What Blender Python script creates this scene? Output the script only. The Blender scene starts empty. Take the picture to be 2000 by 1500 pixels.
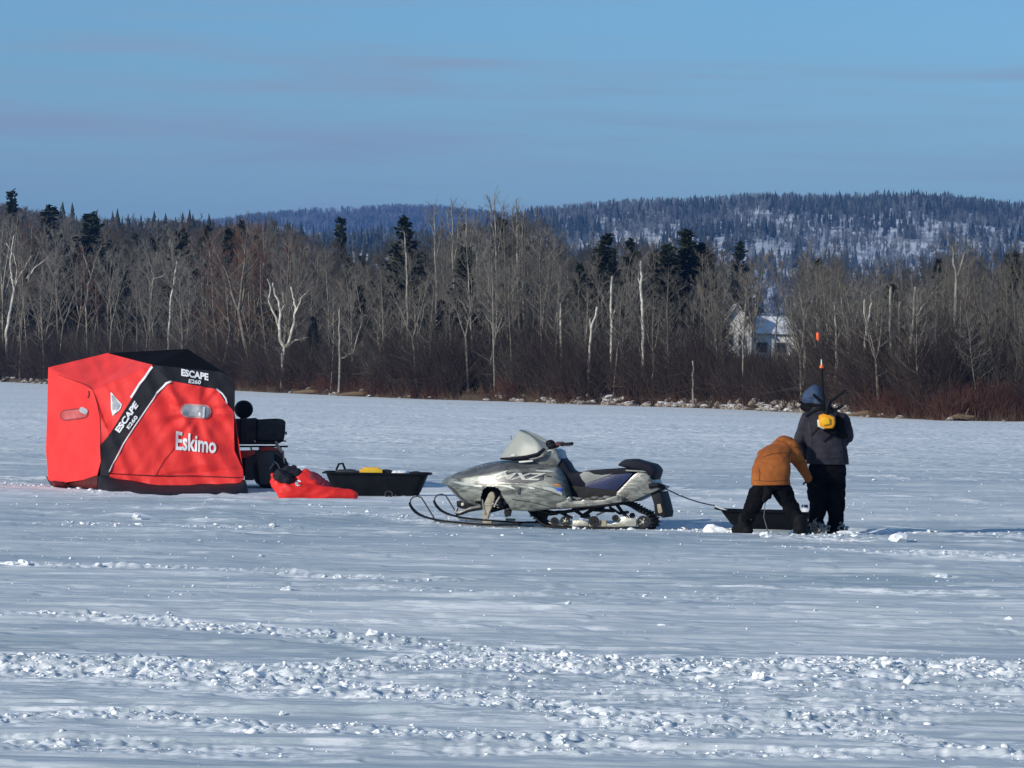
import bpy, bmesh, math, random
import numpy as np
from mathutils import Vector, Matrix, noise as mnoise
from mathutils.bvhtree import BVHTree
random.seed(7); RNG = np.random.default_rng(7)
sc = bpy.context.scene
COL = sc.collection
R = math.radians

# ---------------------------------------------------------------- camera geometry
FPX = 7600.0; CH = 1.99
PITCH = math.atan(38/FPX); ROLL = math.atan(0.0157)
_f = Vector((0, math.cos(PITCH), -math.sin(PITCH)))
_r0 = Vector((1, 0, 0)); _u0 = Vector((0, math.sin(PITCH), math.cos(PITCH)))
_r = _r0*math.cos(ROLL) + _u0*math.sin(ROLL)
_u = -_r0*math.sin(ROLL) + _u0*math.cos(ROLL)
CAM = Vector((0, 0, CH))
def ray(px, py):
    return (_f + _r*((px-1000)/FPX) + _u*((750-py)/FPX))
def at(px, py, Y):
    d = ray(px, py); return CAM + d*(Y/d.y)
def gnd(px, py):
    d = ray(px, py); return CAM + d*(-CH/d.z)
def hor(px): return 712 + 0.0157*(px-1000)
def onplane(px, py, O, n):
    d = ray(px, py); t = (O-CAM).dot(n)/d.dot(n); return CAM + d*t

cam_d = bpy.data.cameras.new('camera'); cam = bpy.data.objects.new('camera', cam_d); COL.objects.link(cam)
cam_d.sensor_width = 36; cam_d.lens = FPX/2000*36; cam_d.clip_start = 0.5; cam_d.clip_end = 20000
M = Matrix((( _r.x, _u.x, -_f.x), (_r.y, _u.y, -_f.y), (_r.z, _u.z, -_f.z))).to_4x4()
M.translation = CAM; cam.matrix_world = M
sc.camera = cam

# ---------------------------------------------------------------- materials
def node_mat(name):
    m = bpy.data.materials.new(name); m.use_nodes = True
    nt = m.node_tree; return m, nt, nt.nodes['Principled BSDF']
def mat(name, c, rough=.6, metal=0, var=.25, scale=6, bump=0, bscale=30, c2=None, spec=.5, stretch=None, coat=0, sheen=0):
    m, nt, b = node_mat(name)
    tc = nt.nodes.new('ShaderNodeTexCoord'); mp = nt.nodes.new('ShaderNodeMapping')
    nt.links.new(tc.outputs['Object'], mp.inputs['Vector'])
    if stretch: mp.inputs['Scale'].default_value = stretch
    nz = nt.nodes.new('ShaderNodeTexNoise'); nz.inputs['Scale'].default_value = scale; nz.inputs['Detail'].default_value = 5
    nt.links.new(mp.outputs['Vector'], nz.inputs['Vector'])
    rp = nt.nodes.new('ShaderNodeValToRGB')
    a = [x*(1-var) for x in c]; e = [min(1, x*(1+var)) for x in c]
    if c2: a, e = list(c), list(c2)
    rp.color_ramp.elements[0].position = .35; rp.color_ramp.elements[1].position = .65
    rp.color_ramp.elements[0].color = (*a, 1); rp.color_ramp.elements[1].color = (*e, 1)
    nt.links.new(nz.outputs['Fac'], rp.inputs['Fac']); nt.links.new(rp.outputs['Color'], b.inputs['Base Color'])
    b.inputs['Roughness'].default_value = rough; b.inputs['Metallic'].default_value = metal
    b.inputs['Specular IOR Level'].default_value = spec
    b.inputs['Coat Weight'].default_value = coat
    if sheen: b.inputs['Sheen Weight'].default_value = sheen
    if bump:
        n2 = nt.nodes.new('ShaderNodeTexNoise'); n2.inputs['Scale'].default_value = bscale; n2.inputs['Detail'].default_value = 4
        nt.links.new(mp.outputs['Vector'], n2.inputs['Vector'])
        bp = nt.nodes.new('ShaderNodeBump'); bp.inputs['Strength'].default_value = bump; bp.inputs['Distance'].default_value = .02
        nt.links.new(n2.outputs['Fac'], bp.inputs['Height']); nt.links.new(bp.outputs['Normal'], b.inputs['Normal'])
    return m

# ---------------------------------------------------------------- object helpers
ORIG = {}
def tag(o, label=None, cat=None, group=None, kind=None):
    if label: o['label'] = label
    if cat: o['category'] = cat
    if group: o['group'] = group
    if kind: o['kind'] = kind
    return o
def thing(name, loc, label, cat, group=None):
    o = bpy.data.objects.new(name, None); COL.objects.link(o); o.location = loc; o.empty_display_size = .2
    ORIG[o.name] = Vector(loc); return tag(o, label, cat, group)
def np_mesh(name, V, Fs, smooth=False):
    """V (n,3); Fs list of arrays (m,k)"""
    me = bpy.data.meshes.new(name); V = np.asarray(V, dtype=np.float32)
    me.vertices.add(len(V)); me.vertices.foreach_set('co', V.ravel())
    Fs = [np.asarray(f, dtype=np.int32) for f in Fs if len(f)]
    nl = sum(f.size for f in Fs); nf = sum(len(f) for f in Fs)
    me.loops.add(nl); me.polygons.add(nf)
    me.loops.foreach_set('vertex_index', np.concatenate([f.ravel() for f in Fs]))
    starts = []; s = 0
    for f in Fs:
        starts.append(s + np.arange(len(f))*f.shape[1]); s += f.size
    me.polygons.foreach_set('loop_start', np.concatenate(starts).astype(np.int32))
    me.update(calc_edges=True); me.validate()
    if smooth: me.polygons.foreach_set('use_smooth', np.ones(nf, dtype=bool))
    return me
def link(name, me, m, parent=None, loc=None):
    o = bpy.data.objects.new(name, me); COL.objects.link(o)
    if m is not None:
        me.materials.clear(); me.materials.append(m)
    if parent is not None:
        org = ORIG.get(parent.name, Vector()); o.parent = parent
        me.transform(Matrix.Translation(-org)); ORIG[o.name] = org
    else:
        loc = Vector(loc) if loc is not None else Vector()
        me.transform(Matrix.Translation(-loc)); o.location = loc; ORIG[o.name] = loc
    return o

class MB:
    def __init__(s): s.v = []; s.f = []
    def add(s, V, Fc):
        n = len(s.v); s.v += [Vector(p) for p in V]; s.f += [tuple(i+n for i in f) for f in Fc]; return s
    def box(s, c, d, rot=None, taper=1.0):
        V = []
        for z in (-1, 1):
            k = taper if z > 0 else 1
            for x, y in ((-1,-1),(1,-1),(1,1),(-1,1)):
                p = Vector((x*d[0]/2*k, y*d[1]/2*k, z*d[2]/2))
                if rot is not None: p = rot @ p
                V.append(p+Vector(c))
        return s.add(V, [(3,2,1,0),(4,5,6,7),(0,1,5,4),(1,2,6,5),(2,3,7,6),(3,0,4,7)])
    def tube(s, pts, rad, n=8, cap=True, flat=None):
        pts = [Vector(p) for p in pts]; rad = [rad]*len(pts) if not hasattr(rad, '__len__') else rad
        V = []; up = Vector((0,0,1)); px_ = None
        for i, p in enumerate(pts):
            t = (pts[min(i+1,len(pts)-1)]-pts[max(i-1,0)]).normalized()
            a = (up if px_ is None else px_); 
            if px_ is None and abs(t.dot(up)) > .9: a = Vector((1,0,0))
            x = (a - t*a.dot(t)).normalized(); px_ = x; y = t.cross(x)
            for k in range(n):
                an = 2*math.pi*k/n
                V.append(p + x*(math.cos(an)*rad[i]*(flat or 1)) + y*(math.sin(an)*rad[i]))
        Fc = []
        for i in range(len(pts)-1):
            for k in range(n):
                Fc.append((i*n+k, i*n+(k+1)%n, (i+1)*n+(k+1)%n, (i+1)*n+k))
        if cap:
            Fc.append(tuple(range(n-1,-1,-1))); Fc.append(tuple((len(pts)-1)*n+k for k in range(n)))
        return s.add(V, Fc)
    def caps(s, a, b, ra, rb=None, n=14):
        """tapered capsule"""
        a, b = Vector(a), Vector(b); rb = ra if rb is None else rb
        t = (b-a); L = t.length; t = t.normalized() if L > 1e-6 else Vector((0,0,1))
        P = []; Rr = []
        for k in range(5):
            an = math.pi/2*(k+.35)/5.0; P.append(a - t*(ra*math.cos(an))); Rr.append(ra*math.sin(an))
        P.append(a); Rr.append(ra); P.append(b + t*1e-4); Rr.append(rb)
        for k in range(5):
            an = math.pi/2*(4-k+.35)/5.0; P.append(b + t*(rb*math.cos(an))); Rr.append(rb*math.sin(an))
        return s.tube(P, Rr, n)
    def ell(s, c, r, rot=None, n=16, m=10):
        V = []; c = Vector(c)
        for i in range(1, m):
            th = math.pi*i/m
            for k in range(n):
                ph = 2*math.pi*k/n
                p = Vector((r[0]*math.sin(th)*math.cos(ph), r[1]*math.sin(th)*math.sin(ph), r[2]*math.cos(th)))
                V.append(c + (rot @ p if rot is not None else p))
        Fc = [((i)*n+k, (i)*n+(k+1)%n, (i+1)*n+(k+1)%n, (i+1)*n+k)[::-1] for i in range(m-2) for k in range(n)]
        top = Vector((0,0,r[2])); bot = -top
        V += [c + (rot @ top if rot is not None else top), c + (rot @ bot if rot is not None else bot)]
        t, b = len(V)-2, len(V)-1
        Fc += [(t, k, (k+1)%n) for k in range(n)] + [(b, (m-2)*n+(k+1)%n, (m-2)*n+k) for k in range(n)]
        return s.add(V, Fc)
    def loft(s, rings, n=32, pw=.85):
        """horizontal oval rings (centre, rx, ry) joined in one smooth trunk"""
        V = []
        for c, rx, ry in rings:
            c = Vector(c)
            for k in range(n):
                a = 2*math.pi*k/n; ca, sa = math.cos(a), math.sin(a)
                V.append(c+Vector((rx*math.copysign(abs(ca)**pw, ca), ry*math.copysign(abs(sa)**pw, sa), 0)))
        Fc = [(i*n+k, i*n+(k+1)%n, (i+1)*n+(k+1)%n, (i+1)*n+k) for i in range(len(rings)-1) for k in range(n)]
        Fc += [tuple(range(n-1,-1,-1)), tuple((len(rings)-1)*n+k for k in range(n))]
        return s.add(V, Fc)
    def prism(s, A, B):
        """A and B: matching polygon rings"""
        n = len(A); V = list(A)+list(B)
        Fc = [tuple(range(n)), tuple(range(2*n-1, n-1, -1))]
        Fc += [((k+1)%n, k, n+k, n+(k+1)%n) for k in range(n)]
        return s.add(V, Fc)
    def lathe(s, c, axis, prof, n=24):
        """prof: (offset along axis, radius)"""
        c = Vector(c); axis = Vector(axis).normalized()
        a = Vector((0,0,1)) if abs(axis.z) < .9 else Vector((1,0,0))
        x = (a-axis*a.dot(axis)).normalized(); y = axis.cross(x); V = []
        for h, r_ in prof:
            for k in range(n):
                an = 2*math.pi*k/n; V.append(c+axis*h+x*(math.cos(an)*r_)+y*(math.sin(an)*r_))
        Fc = [(i*n+k, i*n+(k+1)%n, (i+1)*n+(k+1)%n, (i+1)*n+k) for i in range(len(prof)-1) for k in range(n)]
        Fc += [tuple(range(n-1,-1,-1)), tuple((len(prof)-1)*n+k for k in range(n))]
        return s.add(V, Fc)
    def mesh(s, name, smooth=False, bevel=0, fix=True):
        me = bpy.data.meshes.new(name); me.from_pydata([tuple(v) for v in s.v], [], s.f)
        bm = bmesh.new(); bm.from_mesh(me)
        if fix: bmesh.ops.recalc_face_normals(bm, faces=bm.faces)
        if bevel:
            ed = [e for e in bm.edges if len(e.link_faces) == 2 and e.calc_face_angle(0) > .5]
            bmesh.ops.bevel(bm, geom=ed, offset=bevel, segments=2, affect='EDGES', profile=.6, clamp_overlap=True)
        bm.to_mesh(me); bm.free()
        if smooth:
            me.polygons.foreach_set('use_smooth', [True]*len(me.polygons))
            if smooth != 'all': me.set_sharp_from_angle(angle=R(40))
        return me
    def build(s, name, m, parent=None, smooth=True, bevel=0, loc=None):
        return link(name, s.mesh(name, smooth, bevel), m, parent, loc)

def evaluated(me, mods):
    o = bpy.data.objects.new('temp', me); COL.objects.link(o)
    for t, kw in mods:
        md = o.modifiers.new(t, t)
        for k, v in kw.items(): setattr(md, k, v)
    dg = bpy.context.evaluated_depsgraph_get(); dg.update()
    out = bpy.data.meshes.new_from_object(o.evaluated_get(dg), depsgraph=dg)
    bpy.data.objects.remove(o); return out
def fused(mb, name, m, parent, voxel=.012, smooth=6, wr=0, wscale=6, loc=None, cut=None):
    """union of overlapping shapes as one continuous surface"""
    me = evaluated(mb.mesh(name), [('REMESH', dict(mode='VOXEL', voxel_size=voxel, use_smooth_shade=True)), ('SMOOTH', dict(factor=.5, iterations=smooth))])
    if wr:
        n = [v.normal.copy() for v in me.vertices]
        for v, q in zip(me.vertices, n):
            p = v.co*wscale
            a = mnoise.noise(p) + .6*mnoise.noise(Vector((p.x*1.5, p.y*1.5, p.z*3.2))+Vector((3,3,3)))
            a = -abs(a)+.3
            v.co += q*(a*wr)
    if cut:
        bm = bmesh.new(); bm.from_mesh(me)
        for (co, no) in cut:
            r_ = bmesh.ops.bisect_plane(bm, geom=bm.verts[:]+bm.edges[:]+bm.faces[:], plane_co=co, plane_no=no, clear_outer=True)
            ed = [g for g in r_['geom_cut'] if isinstance(g, bmesh.types.BMEdge)]
            bmesh.ops.holes_fill(bm, edges=ed)
        bm.to_mesh(me); bm.free()
    me.polygons.foreach_set('use_smooth', [True]*len(me.polygons))
    return link(name, me, m, parent, loc)

# ---------------------------------------------------------------- numpy helpers
def _hash(ix, iy, s):
    n = (ix*374761393 + iy*668265263 + s*1442695041) & 0xffffffff
    n = ((n ^ (n >> 13))*1274126177) & 0xffffffff
    return ((n ^ (n >> 16)) & 0xffff)/65535.0
def vn(x, y, s=0):
    x = np.asarray(x, float); y = np.asarray(y, float)
    ix = np.floor(x).astype(np.int64); iy = np.floor(y).astype(np.int64)
    fx = x-ix; fy = y-iy; fx = fx*fx*(3-2*fx); fy = fy*fy*(3-2*fy)
    a = _hash(ix, iy, s); b = _hash(ix+1, iy, s); c = _hash(ix, iy+1, s); d = _hash(ix+1, iy+1, s)
    return (a+(b-a)*fx)*(1-fy) + (c+(d-c)*fx)*fy
def fbm(x, y, s=0, o=4):
    t = 0; a = .5; n = 0
    for k in range(o):
        t = t + a*vn(x*2**k, y*2**k, s+k*17); n += a; a *= .5
    return t/n
def sstep(a, b, x):
    t = np.clip((x-a)/(b-a), 0, 1); return t*t*(3-2*t)
def prisms(P0, P1, R0, R1, n=3):
    P0 = np.asarray(P0, float); P1 = np.asarray(P1, float); R0 = np.asarray(R0, float); R1 = np.asarray(R1, float)
    t = P1-P0; t /= np.maximum(np.linalg.norm(t, axis=1, keepdims=True), 1e-9)
    a = np.where(np.abs(t[:, 2:3]) > .8, np.array([[1., 0, 0]]), np.array([[0, 0, 1.]]))
    x = a - t*np.sum(a*t, 1, keepdims=True); x /= np.linalg.norm(x, axis=1, keepdims=True); y = np.cross(t, x)
    m = len(P0); V = np.empty((m, 2*n, 3))
    for k in range(n):
        an = 2*math.pi*k/n; d = x*math.cos(an)+y*math.sin(an)
        V[:, k] = P0 + d*R0[:, None]; V[:, n+k] = P1 + d*R1[:, None]
    base = np.arange(m)[:, None]*2*n
    F = np.concatenate([base+np.array([k, (k+1) % n, n+(k+1) % n, n+k]) for k in range(n)])
    return V.reshape(-1, 3), F
def seg_mesh(name, segs, n=3, smooth=False):
    a = np.array([[*s[0], *s[1], s[2], s[3]] for s in segs])
    V, F = prisms(a[:, :3], a[:, 3:6], a[:, 6], a[:, 7], n)
    return np_mesh(name, V, [F], smooth)
def merge_inst(bases, idx, pos, rot, scl):
    """bases: list of (V, F) with equal polygon size; numpy copies merged in one mesh"""
    Vs = []; Fs = []; off = 0
    for b, (V, F) in enumerate(bases):
        w = np.where(idx == b)[0]
        if not len(w): continue
        c, s = np.cos(rot[w])[:, None], np.sin(rot[w])[:, None]; S = scl[w]
        X = V[None, :, 0]*S[:, 0:1]; Y = V[None, :, 1]*S[:, 1:2]; Z = V[None, :, 2]*S[:, 2:3]
        W = np.stack([X*c-Y*s, X*s+Y*c, Z], -1) + pos[w][:, None, :]
        Vs.append(W.reshape(-1, 3)); Fs.append((F[None]+(off+np.arange(len(w))*len(V))[:, None, None]).reshape(-1, F.shape[1]))
        off += len(w)*len(V)
    return np.concatenate(Vs), np.concatenate(Fs)
def ico(seed, sub=2, jit=.25, flat=1.0):
    bm = bmesh.new(); bmesh.ops.create_icosphere(bm, subdivisions=sub, radius=1)
    for v in bm.verts:
        k = 1 + jit*mnoise.noise(v.co*1.3+Vector((seed*7.1, seed*3.3, 0)))*1.6 + jit*.5*mnoise.noise(v.co*3.5+Vector((seed*2.1, 0, 0)))
        q = v.co*k
        # knock flat facets into the lump
        for j in range(5):
            d = Vector((math.sin(seed*3.1+j*2.4), math.cos(seed*1.7+j*1.9), math.sin(seed+j*4.1))).normalized()
            h = q.dot(d)
            if h > .72: q -= d*(h-.72)*.85
        v.co = q
    bm.verts.index_update()
    V = np.array([v.co[:] for v in bm.verts]); F = np.array([[v.index for v in f.verts] for f in bm.faces]); bm.free()
    return V*np.array([1, 1, flat]), F
SKY_AIR=1.0; SKY_DUST=0.6; SKY_OZ=2.5; SKY_TINT=(.61,.92,1.20,1); CLOUD_COL=(2.95,4.10,5.25,1); SKY_STR=.100
SUN_E=3.7; EXPOSURE=0.0
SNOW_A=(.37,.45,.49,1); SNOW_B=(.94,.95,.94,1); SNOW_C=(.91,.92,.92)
HAZE=.00015; HAZE_COL=(.15,.40,1.0,1)
# ---------------------------------------------------------------- light
SUN_EL = 21.0
SUN_AZ = Vector((-.80, -.60))        # horizontal direction towards the sun
w = bpy.data.worlds.new('World'); sc.world = w; w.use_nodes = True
nt = w.node_tree; bg = nt.nodes['Background']
sky = nt.nodes.new('ShaderNodeTexSky'); sky.sky_type = 'NISHITA'; sky.sun_disc = False
sky.sun_elevation = R(SUN_EL); sky.sun_rotation = math.atan2(SUN_AZ.x, SUN_AZ.y)
sky.air_density = SKY_AIR; sky.dust_density = SKY_DUST; sky.ozone_density = SKY_OZ; sky.altitude = 300
tc = nt.nodes.new('ShaderNodeTexCoord')
def clouds(scale, stretch, lo, hi, seed):
    mp = nt.nodes.new('ShaderNodeMapping'); mp.inputs['Scale'].default_value = stretch; mp.inputs['Location'].default_value = (seed, seed*.7, seed*.3)
    mp.inputs['Rotation'].default_value = (0, R(1.5), 0)
    nt.links.new(tc.outputs['Generated'], mp.inputs['Vector'])
    nz = nt.nodes.new('ShaderNodeTexNoise'); nz.inputs['Scale'].default_value = scale; nz.inputs['Detail'].default_value = 7; nz.inputs['Roughness'].default_value = .5
    nt.links.new(mp.outputs['Vector'], nz.inputs['Vector'])
    mr = nt.nodes.new('ShaderNodeMapRange'); mr.interpolation_type = 'SMOOTHSTEP'
    mr.inputs['From Min'].default_value = lo; mr.inputs['From Max'].default_value = hi
    nt.links.new(nz.outputs['Fac'], mr.inputs['Value']); return mr.outputs['Result']
c1 = clouds(6, (1, 1, 13), .47, .68, 4.3); c2 = clouds(14, (1, 1, 17), .46, .75, 1.9)
mx = nt.nodes.new('ShaderNodeMath'); mx.operation = 'MULTIPLY_ADD'; mx.use_clamp = True
nt.links.new(c1, mx.inputs[0]); mx.inputs[1].default_value = .85
m2 = nt.nodes.new('ShaderNodeMath'); m2.operation = 'MULTIPLY_ADD'; m2.inputs[1].default_value = .30
sz_ = nt.nodes.new('ShaderNodeSeparateXYZ'); nt.links.new(tc.outputs['Generated'], sz_.inputs[0])
lowv = nt.nodes.new('ShaderNodeMapRange'); lowv.inputs['From Min'].default_value = .085; lowv.inputs['From Max'].default_value = .025; lowv.inputs['To Max'].default_value = .55
nt.links.new(sz_.outputs['Z'], lowv.inputs['Value']); nt.links.new(lowv.outputs['Result'], m2.inputs[2])
nt.links.new(c2, m2.inputs[0]); nt.links.new(m2.outputs[0], mx.inputs[2])
tint = nt.nodes.new('ShaderNodeMix'); tint.data_type = 'RGBA'; tint.blend_type = 'MULTIPLY'; tint.inputs['Factor'].default_value = 1
nt.links.new(sky.outputs['Color'], tint.inputs['A']); tint.inputs['B'].default_value = SKY_TINT
mixc = nt.nodes.new('ShaderNodeMix'); mixc.data_type = 'RGBA'
nt.links.new(mx.outputs[0], mixc.inputs['Factor']); nt.links.new(tint.outputs['Result'], mixc.inputs['A'])
mixc.inputs['B'].default_value = CLOUD_COL
nt.links.new(mixc.outputs['Result'], bg.inputs['Color']); bg.inputs['Strength'].default_value = SKY_STR
sd = bpy.data.lights.new('sun', 'SUN'); sd.energy = SUN_E; sd.angle = R(.6); sd.color = (1.0, .93, .82)
so = bpy.data.objects.new('sun', sd); COL.objects.link(so)
el = R(SUN_EL); hz = SUN_AZ.normalized()
to_sun = Vector((hz.x*math.cos(el), hz.y*math.cos(el), math.sin(el)))
so.rotation_euler = (-to_sun).to_track_quat('-Z', 'Y').to_euler(); so.location = (-20, -20, 30)
vs = sc.view_settings; vs.view_transform = 'Standard'; vs.look = 'None'; vs.gamma = 1; vs.exposure = EXPOSURE
sc.render.engine = 'CYCLES'
cy = sc.cycles; cy.max_bounces = 5; cy.diffuse_bounces = 3; cy.glossy_bounces = 2; cy.transmission_bounces = 4; cy.volume_bounces = 0; cy.transparent_max_bounces = 6
cy.use_denoising = True; cy.caustics_reflective = False; cy.caustics_refractive = False
# ---------------------------------------------------------------- snow sheet
def snow_mat():
    m, nt, b = node_mat('snow_crust')
    tc = nt.nodes.new('ShaderNodeTexCoord')
    def nz(scale, st, det=5, rough=.55):
        mp = nt.nodes.new('ShaderNodeMapping'); mp.inputs['Scale'].default_value = st; mp.inputs['Rotation'].default_value = (0,0,R(4))
        nt.links.new(tc.outputs['Object'], mp.inputs['Vector'])
        n = nt.nodes.new('ShaderNodeTexNoise'); n.inputs['Scale'].default_value = scale; n.inputs['Detail'].default_value = det; n.inputs['Roughness'].default_value = rough
        nt.links.new(mp.outputs['Vector'], n.inputs['Vector']); return n.outputs['Fac']
    def rng(s, a, c):
        r_ = nt.nodes.new('ShaderNodeMapRange'); r_.interpolation_type = 'SMOOTHSTEP'; r_.inputs['From Min'].default_value = a; r_.inputs['From Max'].default_value = c
        nt.links.new(s, r_.inputs['Value']); return r_.outputs['Result']
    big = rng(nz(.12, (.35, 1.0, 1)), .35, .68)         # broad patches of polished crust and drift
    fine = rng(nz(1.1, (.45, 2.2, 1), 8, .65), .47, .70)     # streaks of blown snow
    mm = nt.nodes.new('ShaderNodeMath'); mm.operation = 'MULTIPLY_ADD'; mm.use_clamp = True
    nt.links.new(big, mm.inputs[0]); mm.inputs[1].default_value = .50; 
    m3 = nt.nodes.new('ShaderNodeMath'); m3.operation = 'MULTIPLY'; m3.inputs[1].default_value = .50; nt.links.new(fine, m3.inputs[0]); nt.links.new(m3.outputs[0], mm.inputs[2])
    at_ = nt.nodes.new('ShaderNodeAttribute'); at_.attribute_name = 'fresh_and_lit'
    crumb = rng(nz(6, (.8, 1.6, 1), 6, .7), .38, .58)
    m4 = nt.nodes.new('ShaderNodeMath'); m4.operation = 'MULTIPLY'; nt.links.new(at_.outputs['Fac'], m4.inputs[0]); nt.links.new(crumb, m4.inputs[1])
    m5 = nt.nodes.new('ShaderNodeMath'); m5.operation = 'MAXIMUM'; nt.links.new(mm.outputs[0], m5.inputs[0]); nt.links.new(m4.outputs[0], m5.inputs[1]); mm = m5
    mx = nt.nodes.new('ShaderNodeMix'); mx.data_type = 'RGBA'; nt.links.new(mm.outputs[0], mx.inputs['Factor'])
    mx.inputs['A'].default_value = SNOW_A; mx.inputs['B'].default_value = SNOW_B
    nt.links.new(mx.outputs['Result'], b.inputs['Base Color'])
    rr = nt.nodes.new('ShaderNodeMapRange'); rr.inputs['To Min'].default_value = .55; rr.inputs['To Max'].default_value = .85
    nt.links.new(mm.outputs[0], rr.inputs['Value']); nt.links.new(rr.outputs['Result'], b.inputs['Roughness'])
    b.inputs['Specular IOR Level'].default_value = .25
    bp = nt.nodes.new('ShaderNodeBump'); bp.inputs['Strength'].default_value = .55; bp.inputs['Distance'].default_value = .03
    hb = nz(5, (.35, 1.4, 1), 8, .6); nt.links.new(hb, bp.inputs['Height'])
    bp2 = nt.nodes.new('ShaderNodeBump'); bp2.inputs['Strength'].default_value = .45; bp2.inputs['Distance'].default_value = .25
    nt.links.new(nz(.7, (.2, 1.1, 1), 6, .6), bp2.inputs['Height']); nt.links.new(bp2.outputs['Normal'], bp.inputs['Normal'])
    nt.links.new(bp.outputs['Normal'], b.inputs['Normal'])
    return m
M_SNOW = snow_mat()
M_CLOD = mat('packed_snow', SNOW_C, .8, var=.04, scale=9, bump=.35, bscale=25, spec=.2)

# tracks of broken snow: (points in the photo, half width in px, strength)
BANDS = [
 ([(0,1310),(250,1325),(500,1342),(700,1325),(850,1308),(1100,1306),(1500,1316),(2000,1326)], 24, 1.0),
 ([(130,1212),(400,1240),(600,1255),(800,1270),(1000,1283),(1150,1296)], 7, .9),
 ([(130,1220),(400,1246),(780,1280),(900,1290)], 2.5, .5),
 ([(620,1358),(800,1368),(1000,1385),(1150,1412),(1300,1432),(1500,1428),(1650,1420)], 20, .9),
 ([(-40,1415),(250,1412),(400,1422),(600,1440),(850,1452),(1100,1462)], 13, .9),
 ([(1500,1422),(1700,1445),(1850,1475),(2000,1500)], 14, .8),
 ([(-40,1468),(150,1470),(400,1480)], 14, .55),
 ([(1250,1340),(1500,1350),(1750,1345),(2000,1350)], 22, .45),
 ([(1000,1352),(1400,1385),(1700,1400),(2000,1400)], 22, .35),
 ([(-20,1113),(120,1116),(400,1122),(560,1128),(800,1142)], 3, .5),
 ([(560,1155),(800,1160),(1000,1165),(1400,1172)], 6, .25),
 ([(160,1025),(400,1035),(500,1036)], 4, .35),
 ([(640,1012),(800,1012),(860,1018)], 6, .35),
 ([(1640,1044),(1800,1048),(2000,1058)], 4, .5),
 ([(1580,1082),(1780,1090),(2000,1094)], 3, .5),
 ([(1380,1040),(1500,1050),(1640,1055)], 6, .8),
 ([(820,1020),(1000,1034),(1300,1040)], 3, .6),
 ([(0,945),(90,950),(200,962)], 4, .6),
 ([(700,880),(830,882),(900,884)], 4, .3),
 ([(1000,1480),(1400,1490),(1700,1494)], 12, .5),
]
def band_world(b):
    pts, hw, st = b; out = []
    for x, y in pts:
        c = gnd(x, y); d = gnd(x, y-hw); e = gnd(x, y+hw); out.append((c.x, c.y, (d.y-e.y)/2))
    a = np.array(out); return a[:, 0], a[:, 1], a[:, 2], st
BW = [band_world(b) for b in BANDS]
def rubble(X, Y, wk=1.0):
    t = np.zeros_like(X)
    for bx, by, bw, st in BW:
        bw = bw*wk
        yc = np.interp(X, bx, by); wd = np.interp(X, bx, bw); end = sstep(bx[0]-.8, bx[0], X)*(1-sstep(bx[-1], bx[-1]+.8, X))
        if bx[0] < -1000/FPX*by[0]*.95: end = np.maximum(end, 1-sstep(bx[-1], bx[-1]+.8, X))
        if bx[-1] > 1000/FPX*by[-1]*.9: end = np.maximum(end, sstep(bx[0]-.8, bx[0], X))
        yc = yc + (vn(X*.8, X*0, 5)-.5)*wd*.8; wd = wd*(.55+.9*fbm(X*.45, Y*.9+by[0], 7, 2))
        d = np.abs(Y-yc)/wd; t = np.maximum(t, st*end*(1-sstep(.55, 1.25, d)))
    return t
FLAT = []
for _a, _b, _x, _y in ((290,955,2.2,2.3),(520,948,1.0,1.0),(610,972,.9,.7),(745,968,1.2,.8),(1050,1031,2.2,.9),(1510,1046,1.3,.8),(1610,1046,.6,.6)):
    _g = gnd(_a, _b); FLAT.append((_g.x, _g.y+.2, _x, _y))
def ground_h(X, Y):
    near = 1-sstep(90, 200, Y)
    h = (fbm(X/7+3, Y/4, 1, 3)-.5)*.05*near + (fbm(X/60, Y/30, 9, 2)-.5)*.06*near
    q = fbm(X/2.6+.18*Y, Y/.75, 21, 4); h = h + (sstep(.50, .54, q)*.014 + sstep(.60, .63, q)*.013)*near
    h = h + sstep(42, 75, Y)*near*(fbm(X/3.5, Y/1.7, 27, 4)-.5)*.16
    q2 = fbm(X/.9, Y/.28, 31, 3); h = h + sstep(.58, .63, q2)*.011*near
    q3 = fbm(X/3.8+.25*Y, Y/.42, 37, 3); h = h + sstep(.60, .64, q3)*.022*near
    h = h + (vn(X/.16, Y/.10, 41)-.5)*.006*near
    rb = rubble(X, Y); lump = fbm(X/.28, Y/.28, 51, 4)
    h = h + rb*(lump-.34)*.055 + rb*(np.abs(vn(X/.09, Y/.09, 61)-.5)-.15)*.050 + rb*(vn(X/.04, Y/.06, 63)-.5)*.032
    for fx, fy, ax, ay in FLAT:
        m = np.exp(-(((X-fx)/ax)**2+((Y-fy)/ay)**2)**2*.7); h = h*(1-m) - .004*m
    return h
rows = [9.0]
while rows[-1] < 230: rows.append(rows[-1]*((1.0012 if rows[-1] < 38 else 1.0024) if rows[-1] > 17.5 else 1.01))
while rows[-1] < 5000: rows.append(rows[-1]*1.05)
rows = np.array([-60, -10, 4] + rows)
u = np.linspace(-1, 1, 900); ue = np.array([1.15, 1.5, 2.5, 5, 12, 28])
u = np.concatenate([-ue[::-1], u, ue])
hwid = np.minimum(np.maximum(rows, 14)*.15+1.0, 60)
YY = np.repeat(rows[:, None], len(u), 1); XX = u[None]*hwid[:, None]
ZZ = ground_h(XX, YY)*(np.abs(u)[None] <= 1.2)
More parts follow.
